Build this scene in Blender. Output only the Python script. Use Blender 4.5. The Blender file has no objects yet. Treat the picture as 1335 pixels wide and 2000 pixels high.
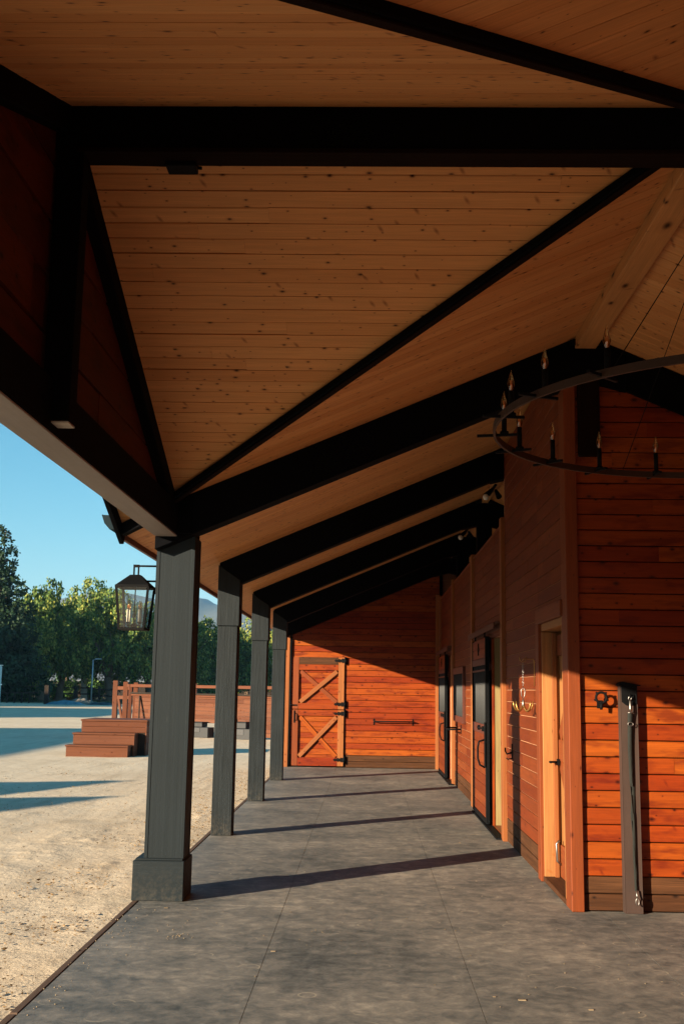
import bpy, bmesh, math, random
from mathutils import Vector, Matrix, noise
R_ = random.Random(11)
SC = bpy.context.scene
COL = SC.collection
# ------------------------------------------------------------------ camera
cam_d = bpy.data.cameras.new('camera'); cam = bpy.data.objects.new('camera', cam_d); COL.objects.link(cam)
cam_d.sensor_fit = 'VERTICAL'; cam_d.sensor_height = 36.0; cam_d.lens = 2112.0 / 2000.0 * 36.0
cam_d.clip_start = 0.05; cam_d.clip_end = 20000
EYE = 1.6
_fwd = Vector((714 - 667.5, 1347 - 1000, 2112)).normalized()
_hor = Vector((1, .016, 0)).normalized()
_down = _fwd.cross(_hor).normalized()
if _down.y < 0: _down = -_down
_rt = _down.cross(_fwd)
RM = Matrix((_rt, _fwd, -_down))
_c0 = RM @ Vector((1, 0, 0)); _c1 = RM @ Vector((0, -1, 0)); _c2 = RM @ Vector((0, 0, -1))
cam.matrix_world = Matrix(((_c0.x, _c1.x, _c2.x, 0), (_c0.y, _c1.y, _c2.y, 0), (_c0.z, _c1.z, _c2.z, EYE), (0, 0, 0, 1)))
SC.camera = cam
# ------------------------------------------------------------------ world, sun, exposure
SUN_EL = math.radians(13.2)
SH = Vector((.747, .665, 0)).normalized()          # direction in which shadows fall
to_sun = Vector((-SH.x * math.cos(SUN_EL), -SH.y * math.cos(SUN_EL), math.sin(SUN_EL)))
wd = bpy.data.worlds.new('World'); SC.world = wd; wd.use_nodes = True
wn = wd.node_tree; bg = wn.nodes['Background']
sky = wn.nodes.new('ShaderNodeTexSky'); sky.sky_type = 'NISHITA'; sky.sun_disc = False
sky.sun_elevation = SUN_EL; sky.sun_rotation = math.atan2(to_sun.x, to_sun.y) % (2 * math.pi)
sky.air_density = 1.0; sky.dust_density = 0.15; sky.ozone_density = 3.0
hs = wn.nodes.new('ShaderNodeHueSaturation'); hs.inputs['Saturation'].default_value = 1.25; hs.inputs['Hue'].default_value = .476
wn.links.new(sky.outputs[0], hs.inputs['Color']); wn.links.new(hs.outputs[0], bg.inputs[0]); bg.inputs[1].default_value = 0.054
sl = bpy.data.lights.new('sun', 'SUN'); sl.energy = 5.0; sl.angle = math.radians(0.53); sl.color = (1.0, .80, .56)
so = bpy.data.objects.new('sun', sl); COL.objects.link(so); so.rotation_euler = to_sun.to_track_quat('Z', 'Y').to_euler()
SC.view_settings.view_transform = 'Standard'; SC.view_settings.look = 'None'
SC.view_settings.exposure = 1.78; SC.view_settings.gamma = 1.0; SC.view_settings.use_curve_mapping = False
SC.render.engine = 'CYCLES'
SC.cycles.max_bounces = 7; SC.cycles.diffuse_bounces = 4; SC.cycles.glossy_bounces = 3; SC.cycles.transparent_max_bounces = 12
SC.cycles.volume_bounces = 0; SC.cycles.caustics_reflective = False; SC.cycles.caustics_refractive = False
SC.cycles.use_denoising = True; SC.cycles.sample_clamp_indirect = 6.0
# ------------------------------------------------------------------ materials
MATS = {}
class NT:
    def __init__(s, name):
        s.m = bpy.data.materials.new(name); s.m.use_nodes = True; s.t = s.m.node_tree
        s.b = s.t.nodes['Principled BSDF']; s.out = s.t.nodes['Material Output']
        MATS[name] = s.m
    def n(s, kind, **kw):
        nd = s.t.nodes.new('ShaderNode' + kind)
        for k, v in kw.items(): setattr(nd, k, v)
        return nd
    def l(s, a, b): s.t.links.new(a, b)
    def math(s, op, a, b=None, c=None, clamp=False):
        nd = s.n('Math', operation=op); nd.use_clamp = clamp
        for i, v in enumerate((a, b, c)):
            if v is None: continue
            if isinstance(v, (int, float)): nd.inputs[i].default_value = v
            else: s.l(v, nd.inputs[i])
        return nd.outputs[0]
    def vmul(s, v, k):
        nd = s.n('VectorMath', operation='MULTIPLY'); s.l(v, nd.inputs[0]); nd.inputs[1].default_value = k; return nd.outputs[0]
    def noise(s, vec, scale=1, detail=3, rough=.55, dist=0):
        nd = s.n('TexNoise'); s.l(vec, nd.inputs['Vector']); nd.inputs['Scale'].default_value = scale
        nd.inputs['Detail'].default_value = detail; nd.inputs['Roughness'].default_value = rough; nd.inputs['Distortion'].default_value = dist
        return nd.outputs[0]
    def mix(s, fac, a, b, mode='MIX'):
        nd = s.n('MixRGB', blend_type=mode)
        for i, v in enumerate((fac, a, b)):
            if isinstance(v, (int, float)): nd.inputs[i].default_value = v
            elif isinstance(v, tuple): nd.inputs[i].default_value = (*v, 1)
            else: s.l(v, nd.inputs[i])
        return nd.outputs[0]
    def ramp(s, fac, stops):
        nd = s.n('ValToRGB'); s.l(fac, nd.inputs[0]); e = nd.color_ramp.elements
        while len(e) < len(stops): e.new(.5)
        for el, (p, c) in zip(e, stops):
            el.position = p; el.color = (*c, 1) if isinstance(c, tuple) else (c, c, c, 1)
        return nd.outputs[0]
    def bump(s, h, strength=.3, dist=.01):
        nd = s.n('Bump'); nd.inputs['Strength'].default_value = strength; nd.inputs['Distance'].default_value = dist
        s.l(h, nd.inputs['Height']); s.l(nd.outputs[0], s.b.inputs['Normal']); return nd
    def objvec(s, spread=23.0):
        tc = s.n('TexCoord'); oi = s.n('ObjectInfo'); c = s.n('CombineXYZ')
        s.l(s.math('MULTIPLY', oi.outputs['Random'], spread), c.inputs[0])
        s.l(s.math('MULTIPLY', oi.outputs['Random'], spread * 2.7), c.inputs[1])
        a = s.n('VectorMath', operation='ADD'); s.l(tc.outputs['Object'], a.inputs[0]); s.l(c.outputs[0], a.inputs[1])
        return a.outputs[0], oi.outputs['Random']
    def setb(s, **kw):
        for k, v in kw.items():
            k = k.replace('_', ' ')
            if isinstance(v, (int, float, tuple)): s.b.inputs[k].default_value = v
            else: s.l(v, s.b.inputs[k])

def wood(name, tints, knot, knot_amt=.6, rough=.55, grain=.35, su=5.5, sv=8.5, spec=.35, stain=0.0, bump=.25, spikes=.03):
    """board timber: u (local x) runs along the grain, every object has its own tint and its own knots"""
    s = NT(name); v, rnd = s.objvec()
    tint = s.ramp(rnd, [(i / max(1, len(tints) - 1), t) for i, t in enumerate(tints)])
    g1 = s.noise(s.vmul(v, (.9, 22, 22)), 1, 5, .65, .45)
    g2 = s.noise(s.vmul(v, (3.5, 110, 110)), 1, 2, .6)
    big = s.noise(s.vmul(v, (1.1, 3.5, 3.5)), 1, 2, .5)
    fx = s.n('SeparateXYZ'); s.l(v, fx.inputs[0]); fc = s.n('CombineXYZ'); s.l(fx.outputs[0], fc.inputs[0]); s.l(s.math('ADD', fx.outputs[1], fx.outputs[2]), fc.inputs[1]); v2 = fc.outputs[0]
    vo = s.n('TexVoronoi', voronoi_dimensions='2D', feature='F1'); s.l(s.vmul(v2, (su, sv, sv)), vo.inputs['Vector']); vo.inputs['Scale'].default_value = 1
    sep = s.n('SeparateColor'); s.l(vo.outputs['Color'], sep.inputs[0])
    pick = s.math('LESS_THAN', sep.outputs[0], knot_amt)
    size = s.math('MULTIPLY_ADD', s.math('POWER', sep.outputs[1], 2.0), .13, .035)
    d = s.math('DIVIDE', vo.outputs['Distance'], size)
    core = s.math('MULTIPLY', pick, s.math('SUBTRACT', 1.25, d, clamp=True))
    halo = s.math('MULTIPLY', pick, s.math('MULTIPLY', s.math('SUBTRACT', 1, s.math('MULTIPLY', d, .42), clamp=True), .5))
    shx = s.n('SeparateXYZ'); s.l(v2, shx.inputs[0]); cmb = s.n('CombineXYZ')
    s.l(s.math('MULTIPLY_ADD', shx.outputs[0], 13.0, s.math('MULTIPLY', shx.outputs[1], 7.0)), cmb.inputs[0]); s.l(s.math('MULTIPLY_ADD', shx.outputs[1], 5.0, s.math('MULTIPLY', shx.outputs[0], -2.0)), cmb.inputs[1])
    vs = s.n('TexVoronoi', voronoi_dimensions='2D', feature='F1'); s.l(cmb.outputs[0], vs.inputs['Vector']); vs.inputs['Scale'].default_value = 1
    sp2 = s.n('SeparateColor'); s.l(vs.outputs['Color'], sp2.inputs[0])
    spike = s.math('MULTIPLY', s.math('LESS_THAN', sp2.outputs[0], spikes), s.math('MULTIPLY', s.math('SUBTRACT', 1.0, s.math('MULTIPLY', vs.outputs['Distance'], 4.6), clamp=True), .75))
    gg = s.math('MULTIPLY_ADD', g2, .6, s.math('MULTIPLY', g1, .75))
    dark = s.ramp(gg, [(.42, 1.0), (.78, 1.0 - grain)])
    c = s.mix(1.0, tint, dark, 'MULTIPLY')
    c = s.mix(s.math('MULTIPLY', big, .38), c, tuple(x * .55 for x in tints[0]))
    if stain: c = s.mix(s.math('MULTIPLY', s.ramp(s.noise(s.vmul(v, (2.2, 9, 9)), 1, 3, .65), [(.50, 0.0), (.66, 1.0)]), stain), c, knot)
    c = s.mix(halo, c, tuple(knot[i] * .6 + tints[0][i] * .25 for i in range(3)))
    c = s.mix(spike, c, knot)
    c = s.mix(core, c, tuple(x * .3 for x in knot))
    s.setb(Base_Color=c, Roughness=rough); s.b.inputs['Specular IOR Level'].default_value = spec
    h = s.math('SUBTRACT', gg, s.math('MULTIPLY', core, .5)); s.bump(h, bump, .004)
    return s.m
def paint(name, col, rough=.55, var=.35, scale=(1.2, 22, 22), bump=.35, spec=.3, metal=0.0, scuff=None, fine=70, dist=.006, dust=None):
    s = NT(name); v, rnd = s.objvec()
    a = s.noise(s.vmul(v, scale), 1, 5, .65); b = s.noise(v, fine, 3, .6); w = s.noise(v, 2.3, 3, .6)
    t = s.math('MULTIPLY_ADD', a, .6, s.math('MULTIPLY', w, .4))
    c = s.ramp(t, [(.3, tuple(x * (1 - var) for x in col)), (.7, tuple(min(1, x * (1 + var)) for x in col))])
    if scuff: c = s.mix(s.ramp(s.noise(s.vmul(v, (2.5, 26, 26)), 1, 4, .7), [(.66, 0.0), (.76, .6)]), c, scuff)
    if dust:
        ge = s.n('NewGeometry'); sp = s.n('SeparateXYZ'); s.l(ge.outputs['Position'], sp.inputs[0])
        low = s.math('SUBTRACT', 1.0, s.math('DIVIDE', sp.outputs[2], .34), clamp=True)
        splash = s.math('MULTIPLY', s.math('POWER', low, 1.6), s.ramp(s.noise(ge.outputs['Position'], 26, 4, .7), [(.42, 0.0), (.70, .22)]))
        c = s.mix(splash, c, dust)
    s.setb(Base_Color=c, Roughness=s.math('MULTIPLY_ADD', b, .25, rough - .12), Metallic=metal); s.b.inputs['Specular IOR Level'].default_value = spec
    s.bump(s.math('MULTIPLY_ADD', b, .35, a), bump, dist)
    return s.m
def glassy(name, tint=(1, 1, 1), refl=.09):
    s = NT(name); tr = s.n('BsdfTransparent'); tr.inputs[0].default_value = (*tint, 1); gl = s.n('BsdfGlossy'); gl.inputs['Roughness'].default_value = .03
    lw = s.n('LayerWeight'); lw.inputs[0].default_value = .35
    f = s.math('MULTIPLY_ADD', lw.outputs['Fresnel'], .8, refl, clamp=True)
    mx = s.n('MixShader'); s.l(f, mx.inputs[0]); s.l(tr.outputs[0], mx.inputs[1]); s.l(gl.outputs[0], mx.inputs[2]); s.l(mx.outputs[0], s.out.inputs[0])
    return s.m

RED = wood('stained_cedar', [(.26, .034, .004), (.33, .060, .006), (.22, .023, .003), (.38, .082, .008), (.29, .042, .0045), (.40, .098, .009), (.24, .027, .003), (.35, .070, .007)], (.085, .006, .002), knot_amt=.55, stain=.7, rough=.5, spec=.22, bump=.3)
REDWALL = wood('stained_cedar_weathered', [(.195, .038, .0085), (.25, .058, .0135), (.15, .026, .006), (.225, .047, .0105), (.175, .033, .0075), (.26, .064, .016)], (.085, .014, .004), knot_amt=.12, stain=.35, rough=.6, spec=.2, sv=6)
KICK = wood('kick_board_weathered', [(.105, .044, .019), (.13, .057, .025), (.092, .037, .016)], (.05, .022, .012), knot_amt=.4, rough=.7, grain=.6, spec=.15)
TRIM = wood('trim_cedar', [(.34, .118, .036), (.31, .10, .030), (.36, .13, .040)], (.26, .06, .015), knot_amt=.45, rough=.55, spec=.25, sv=10)
TRIMRED = wood('corner_post_cedar', [(.25, .060, .017), (.23, .052, .014)], (.16, .03, .01), knot_amt=.45, rough=.5, spec=.25, sv=12)
YELLOW = wood('fresh_pine', [(.45, .205, .072), (.41, .175, .060)], (.28, .09, .02), knot_amt=.5, rough=.5, spec=.25, sv=7, su=2.2)
PINE = wood('ceiling_pine', [(.76, .355, .128), (.81, .395, .148), (.68, .30, .100), (.78, .37, .134), (.83, .415, .158), (.72, .325, .112)], (.15, .035, .010), knot_amt=.42, rough=.55, grain=.25, su=9.0, sv=15, spec=.2, spikes=.07)
PINEBEAM = wood('ridge_pine', [(.64, .31, .115), (.66, .33, .125)], (.14, .05, .018), knot_amt=.5, rough=.55, grain=.3, spec=.2, su=2.4, sv=5)
OLIVE = wood('jamb_fir', [(.36, .27, .12), (.34, .25, .11)], (.2, .12, .05), knot_amt=.25, rough=.6, spec=.2)
EDGEB = wood('weathered_edge', [(.17, .115, .085), (.15, .10, .075)], (.06, .04, .03), knot_amt=.2, rough=.8, spec=.1)
DECKRED = wood('yard_redwood', [(.145, .046, .021), (.19, .070, .034), (.11, .034, .016), (.20, .080, .042), (.13, .042, .02)], (.12, .03, .012), knot_amt=.35, rough=.65, spec=.15)
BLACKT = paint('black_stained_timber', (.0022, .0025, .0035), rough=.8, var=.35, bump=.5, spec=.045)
POSTM = paint('charcoal_stained_post', (.0155, .0205, .0240), rough=.7, var=.32, bump=.9, spec=.12, dist=.009, scale=(1.5, 30, 30), dust=(.20, .165, .12), scuff=(.035, .04, .043))
POST1 = paint('charcoal_painted_post', (.0125, .0182, .0222), rough=.62, var=.14, bump=.3, spec=.14, scuff=(.05, .058, .062), scale=(.5, 30, 30), dust=(.16, .135, .10))
BROWNT = paint('brown_black_timber', (.009, .004, .0026), rough=.75, var=.4, bump=.5, spec=.05)
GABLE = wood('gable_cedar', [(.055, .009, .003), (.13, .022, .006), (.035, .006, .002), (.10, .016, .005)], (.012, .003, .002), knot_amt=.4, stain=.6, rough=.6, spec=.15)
IRON = paint('black_iron', (.0035, .004, .005), rough=.68, var=.3, bump=.2, spec=.1, scale=(8, 8, 8))
RUST = paint('brown_iron', (.030, .013, .007), rough=.65, var=.35, bump=.2, spec=.4, scale=(6, 6, 6))
STEEL = paint('brown_painted_steel', (.048, .030, .025), rough=.7, var=.2, bump=.2, spec=.25, scale=(3, 14, 14), scuff=(.11, .07, .055))
DARKRED = paint('oxblood_steel', (.085, .026, .017), rough=.5, var=.2, bump=.15, spec=.3, scale=(4, 12, 12))
CHROME = paint('worn_steel', (.26, .255, .25), rough=.4, var=.15, bump=.1, metal=1.0, scale=(9, 9, 9))
BRASS = paint('brass', (.50, .30, .10), rough=.4, var=.15, bump=.1, metal=.9, scale=(9, 9, 9))
WEB = paint('nylon_webbing', (.018, .021, .020), rough=.8, var=.3, bump=.4, spec=.2, scale=(120, 30, 30))
GRILLE = paint('grille_bar_grey', (.05, .054, .058), rough=.6, var=.15, bump=.1, spec=.2, scale=(4, 4, 4))
MESHD = paint('stall_dark', (.010, .011, .013), rough=.8, var=.2, bump=.1, spec=.05, scale=(4, 4, 4))
WHITE = paint('white_plastic', (.78, .77, .74), rough=.5, var=.05, bump=.05, scale=(3, 3, 3))
CANDLE = paint('ivory_sleeve', (.80, .74, .60), rough=.5, var=.06, bump=.05, scale=(3, 3, 3))
FILAM = paint('copper_filament', (.70, .28, .09), rough=.4, var=.1, bump=.05, scale=(3, 3, 3))
GLASS = glassy('clear_glass', (.96, .98, .97), .07)
BULB = glassy('amber_glass', (.96, .78, .52), .10)
GREYPL = paint('grey_plastic', (.022, .025, .029), rough=.5, var=.2, bump=.1, scale=(4, 4, 4))
PALEGREY = paint('pale_grey_board', (.05, .053, .058), rough=.6, var=.15, bump=.1, scale=(4, 4, 4))
SHINGLE = paint('roof_shingle', (.06, .06, .062), rough=.85, var=.3, bump=.5, scale=(6, 6, 6))
GUTTER = paint('dark_gutter', (.012, .022, .028), rough=.85, var=.15, bump=.05, scale=(3, 3, 3), spec=.08)
BARNW = wood('barn_siding', [(.30, .11, .05), (.26, .09, .04)], (.1, .03, .01))
BARK = paint('bark', (.17, .12, .085), rough=.9, var=.5, scale=(9, 9, 3), bump=1.0, spec=.1, dist=.05)
BARKP = paint('pale_bark', (.46, .41, .33), rough=.9, var=.35, scale=(5, 5, 2), bump=.8, spec=.1, dist=.05)
TARP = paint('teal_tarp', (.07, .20, .26), rough=.5, var=.6, scale=(3, 3, 3), bump=.6, spec=.4, dist=.05)
GALV = paint('galvanised', (.42, .46, .48), rough=.4, var=.15, bump=.05, metal=.3, scale=(5, 5, 5))
TANK = paint('translucent_tank', (.36, .55, .60), rough=.3, var=.12, bump=.05, scale=(2, 2, 2))
WROOF = paint('white_metal_roof', (.13, .15, .17), rough=.5, var=.06, bump=.05, scale=(1, 1, 1))
DKWOOD = paint('dark_fence_timber', (.030, .022, .017), rough=.8, var=.4, bump=.4, spec=.15)

def leafmat(name, a, b, c):
    s = NT(name); tc = s.n('TexCoord'); geo = s.n('NewGeometry'); oi = s.n('ObjectInfo')
    n1 = s.noise(tc.outputs['Object'], .55, 3, .6); 
    t = s.math('ADD', s.math('MULTIPLY', geo.outputs['Random Per Island'], .55), s.math('MULTIPLY', n1, .5))
    t = s.math('ADD', t, s.math('MULTIPLY_ADD', oi.outputs['Random'], .2, -.12))
    col = s.ramp(t, [(.2, a), (.5, b), (.85, c)])
    s.setb(Base_Color=col, Roughness=.6); s.b.inputs['Specular IOR Level'].default_value = .2
    tl = s.n('BsdfTranslucent'); s.l(col, tl.inputs[0]); mx = s.n('MixShader'); mx.inputs[0].default_value = .16
    s.l(s.b.outputs[0], mx.inputs[1]); s.l(tl.outputs[0], mx.inputs[2]); s.l(mx.outputs[0], s.out.inputs[0]); return s.m
PEPPER = leafmat('pepper_leaves', (.026, .072, .020), (.11, .185, .036), (.40, .38, .075))
PINEL = leafmat('conifer_needles', (.010, .030, .016), (.022, .052, .024), (.05, .085, .035))
SHRUBL = leafmat('shrub_leaves', (.04, .10, .022), (.085, .18, .04), (.16, .26, .06))

def mk_sand():
    s = NT('sand'); tc = s.n('TexCoord'); v = tc.outputs['Object']
    a = s.noise(v, .35, 5, .6); b = s.noise(v, 3.2, 5, .65); c = s.noise(v, 55, 3, .7); e = s.noise(s.vmul(v, (3.4, .35, 1)), 1.2, 5, .65)
    t = s.math('ADD', s.math('MULTIPLY', a, .35), s.math('ADD', s.math('MULTIPLY', b, .28), s.math('MULTIPLY', e, .37)))
    col = s.ramp(t, [(.34, (.50, .395, .27)), (.5, (.67, .555, .405)), (.66, (.76, .65, .49))])
    spk = s.ramp(c, [(.34, .80), (.55, 1.0), (.75, 1.07)])
    col = s.mix(1.0, col, spk, 'MULTIPLY')
    lit = s.ramp(s.noise(v, 7.5, 5, .7, .0), [(.62, 0.0), (.76, .45)])
    col = s.mix(lit, col, (.22, .135, .07))
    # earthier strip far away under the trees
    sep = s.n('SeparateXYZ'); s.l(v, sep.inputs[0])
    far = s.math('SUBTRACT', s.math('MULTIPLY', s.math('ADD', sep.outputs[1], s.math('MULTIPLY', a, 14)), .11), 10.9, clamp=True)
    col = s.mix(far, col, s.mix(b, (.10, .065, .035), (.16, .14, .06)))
    s.setb(Base_Color=col, Roughness=.95); s.b.inputs['Specular IOR Level'].default_value = .1
    hh = s.math('ADD', s.math('MULTIPLY', c, .25), s.math('ADD', b, s.math('MULTIPLY', s.noise(v, 16, 4, .65), .7)))
    s.bump(hh, .5, .022); return s.m
SAND = mk_sand()
def mk_pave():
    s = NT('worn_paving'); ge = s.n('NewGeometry'); v = ge.outputs['Position']; tc = s.n('TexCoord')
    w = s.n('VectorMath', operation='ADD'); s.l(v, w.inputs[0])
    a = s.noise(v, .8, 7, .66, .3); b = s.noise(s.vmul(v, (2.2, 3.0, 1)), 2.2, 6, .72, .9); c = s.noise(v, 42, 3, .7); e = s.noise(v, 9.0, 6, .75, .5)
    t = s.math('ADD', s.math('MULTIPLY', a, .40), s.math('ADD', s.math('MULTIPLY', b, .24), s.math('MULTIPLY', e, .36)))
    col = s.ramp(t, [(.38, (.056, .064, .066)), (.46, (.118, .122, .118)), (.53, (.190, .183, .167)), (.62, (.33, .305, .26))])
    # dusty hoof arcs and scrapes
    vo = s.n('TexVoronoi', voronoi_dimensions='2D', feature='F1'); s.l(s.vmul(v, (3.0, 3.0, 1)), vo.inputs['Vector']); vo.inputs['Scale'].default_value = 1; vo.inputs['Randomness'].default_value = 1
    sc = s.n('SeparateColor'); s.l(vo.outputs['Color'], sc.inputs[0])
    ring = s.math('SUBTRACT', 1, s.math('MULTIPLY', s.math('ABSOLUTE', s.math('SUBTRACT', s.math('ADD', vo.outputs['Distance'], s.math('MULTIPLY_ADD', e, .05, -.025)), s.math('MULTIPLY_ADD', sc.outputs[1], .07, .13))), 42), clamp=True)
    ring = s.math('MULTIPLY', ring, s.math('MULTIPLY', s.math('LESS_THAN', sc.outputs[0], .45), s.ramp(s.noise(v, 7, 3, .6), [(.46, 0.0), (.58, .8)])))
    col = s.mix(ring, col, (.36, .32, .25))
    col = s.mix(s.ramp(s.noise(s.vmul(v, (7, 20, 1)), 1, 5, .75, 1.2), [(.66, 0.0), (.74, .5)]), col, (.022, .023, .024))
    col = s.mix(s.ramp(s.noise(s.vmul(v, (9, 16, 1)), 1.0, 6, .78, 1.6), [(.60, 0.0), (.74, .5)]), col, (.30, .255, .19))
    col = s.mix(s.ramp(c, [(.70, 0.0), (.80, .35)]), col, (.34, .30, .24))
    s.setb(Base_Color=col, Roughness=s.math('MULTIPLY_ADD', e, .3, .55)); s.b.inputs['Specular IOR Level'].default_value = .28
    s.bump(s.math('ADD', s.math('MULTIPLY', c, .5), e), .25, .006); return s.m
PAVE = mk_pave()
# ------------------------------------------------------------------ object helpers
WM = {}
def link(o, M=None, parent=None):
    COL.objects.link(o); M = M or Matrix.Identity(4); WM[o] = M; o.matrix_basis = M
    if parent: o.parent = parent; o.matrix_parent_inverse = WM[parent].inverted()
    return o
def thing(name, label, cat, loc=(0, 0, 0), group=None):
    o = bpy.data.objects.new(name, None); o.empty_display_size = .2; link(o, Matrix.Translation(loc)); return tag(o, label, cat, group)
def tag(o, label=None, cat=None, group=None, kind=None):
    if label: o['label'] = label
    if cat: o['category'] = cat
    if group: o['group'] = group
    if kind: o['kind'] = kind
    return o
class MB:
    def __init__(s): s.v = []; s.f = []; s.sm = []
    def add(s, vs, fs, smooth=False):
        n = len(s.v); s.v += [tuple(p) for p in vs]; s.f += [tuple(i + n for i in f) for f in fs]; s.sm += [smooth] * len(fs); return s
    def box(s, x0, x1, y0, y1, z0, z1):
        return s.add([(x, y, z) for x in (x0, x1) for y in (y0, y1) for z in (z0, z1)], [(0, 1, 3, 2), (4, 6, 7, 5), (0, 4, 5, 1), (2, 3, 7, 6), (0, 2, 6, 4), (1, 5, 7, 3)])
    def frustum(s, c0, a0, b0, c1, a1, b1):
        vs = [(c0[0] + i * a0, c0[1] + j * b0, c0[2]) for i, j in ((-1, -1), (1, -1), (1, 1), (-1, 1))] + [(c1[0] + i * a1, c1[1] + j * b1, c1[2]) for i, j in ((-1, -1), (1, -1), (1, 1), (-1, 1))]
        return s.add(vs, [(3, 2, 1, 0), (4, 5, 6, 7)] + [(i, (i + 1) % 4, 4 + (i + 1) % 4, 4 + i) for i in range(4)])
    def bar(s, p, q, w, h, up=(0, 0, 1)):
        p = Vector(p); q = Vector(q); d = (q - p).normalized(); u = Vector(up)
        if abs(d.dot(u)) > .98: u = Vector((1, 0, 0))
        a = d.cross(u).normalized() * w / 2; b = a.cross(d).normalized() * h / 2
        return s.add([e + i * a + j * b for e in (p, q) for i, j in ((-1, -1), (1, -1), (1, 1), (-1, 1))], [(3, 2, 1, 0), (4, 5, 6, 7)] + [(i, (i + 1) % 4, 4 + (i + 1) % 4, 4 + i) for i in range(4)])
    def tube(s, pts, r, n=8, close=False):
        pts = [Vector(p) for p in pts]; rs = r if isinstance(r, (list, tuple)) else [r] * len(pts); base = len(s.v); vs = []; N = len(pts); pa = None
        for i, p in enumerate(pts):
            d = (pts[(i + 1) % N] - pts[i - 1]) if close else (pts[min(i + 1, N - 1)] - pts[max(i - 1, 0)])
            d.normalize()
            if pa is None:
                a = d.cross(Vector((0, 0, 1)) if abs(d.z) < .9 else Vector((1, 0, 0))).normalized()
            else: a = (pa - d * pa.dot(d)).normalized()
            pa = a; b = d.cross(a)
            vs += [p + (a * math.cos(2 * math.pi * k / n) + b * math.sin(2 * math.pi * k / n)) * rs[i] for k in range(n)]
        fs = []
        for i in range(N if close else N - 1):
            j = (i + 1) % N
            fs += [(i * n + k, i * n + (k + 1) % n, j * n + (k + 1) % n, j * n + k) for k in range(n)]
        s.add(vs, fs, True)
        if not close: s.add([], []); s.f += [tuple(base + k for k in reversed(range(n))), tuple(base + (N - 1) * n + k for k in range(n))]; s.sm += [False, False]
        return s
    def lathe(s, c, prof, n=12):
        c = Vector(c); vs = [c + Vector((r * math.cos(2 * math.pi * k / n), r * math.sin(2 * math.pi * k / n), z)) for r, z in prof for k in range(n)]
        return s.add(vs, [(i * n + k, i * n + (k + 1) % n, (i + 1) * n + (k + 1) % n, (i + 1) * n + k) for i in range(len(prof) - 1) for k in range(n)], True)
    def prism(s, poly, axis, a, b):
        n = len(poly)
        def P(p, t): return (t, p[0], p[1]) if axis == 'x' else (p[0], t, p[1]) if axis == 'y' else (p[0], p[1], t)
        return s.add([P(p, a) for p in poly] + [P(p, b) for p in poly], [tuple(range(n)), tuple(range(2 * n - 1, n - 1, -1))] + [(i, n + i, n + (i + 1) % n, (i + 1) % n) for i in range(n)])
    def mesh(s, name, mat, bevel=0, M=None):
        me = bpy.data.meshes.new(name); vs = s.v
        if M is not None: Mi = M.inverted(); vs = [Mi @ Vector(p) for p in vs]
        me.from_pydata(vs, [], s.f)
        if any(s.sm): me.polygons.foreach_set('use_smooth', s.sm)
        bm = bmesh.new(); bm.from_mesh(me); bmesh.ops.recalc_face_normals(bm, faces=bm.faces)
        if bevel: bmesh.ops.bevel(bm, geom=[e for e in bm.edges if len(e.link_faces) == 2 and e.calc_face_angle() > .5], offset=bevel, segments=1, affect='EDGES', clamp_overlap=True)
        bm.to_mesh(me); bm.free(); me.materials.append(mat); return me
    def build(s, name, mat, parent=None, bevel=0, M=None):
        """vertices are world coordinates; M only sets the local frame (x along the grain)"""
        if M is None and parent is not None: M = Matrix.Translation(WM[parent].translation)
        return link(bpy.data.objects.new(name, s.mesh(name, mat, bevel, M)), M, parent)
def frame(o, u, v, w):
    u, v, w = Vector(u).normalized(), Vector(v).normalized(), Vector(w).normalized()
    return Matrix(((u.x, v.x, w.x, o[0]), (u.y, v.y, w.y, o[1]), (u.z, v.z, w.z, o[2]), (0, 0, 0, 1)))
FZ = lambda o=(0, 0, 0): frame(o, (0, 0, 1), (1, 0, 0), (0, 1, 0))     # grain upright
FY = lambda o=(0, 0, 0): frame(o, (0, 1, 0), (0, 0, 1), (1, 0, 0))     # grain along the aisle
def timber(name, p, q, w, h, mat, parent, up=(0, 0, 1), bevel=.006):
    p = Vector(p); q = Vector(q); d = (q - p).normalized(); u = Vector(up)
    if abs(d.dot(u)) > .98: u = Vector((0, 1, 0))
    a = d.cross(u).normalized(); return MB().bar(p, q, w, h, up).build(name, mat, parent, bevel, frame(p, d, a, d.cross(a) * -1 if False else a.cross(d) * -1))
def clip(poly, nx, ny, c):
    out = []
    for i in range(len(poly)):
        a, b = poly[i - 1], poly[i]; da = a[0] * nx + a[1] * ny - c; db = b[0] * nx + b[1] * ny - c
        if (da < 0) != (db < 0):
            t = da / (da - db); out.append((a[0] + t * (b[0] - a[0]), a[1] + t * (b[1] - a[1])))
        if db >= 0: out.append(b)
    return out
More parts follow.
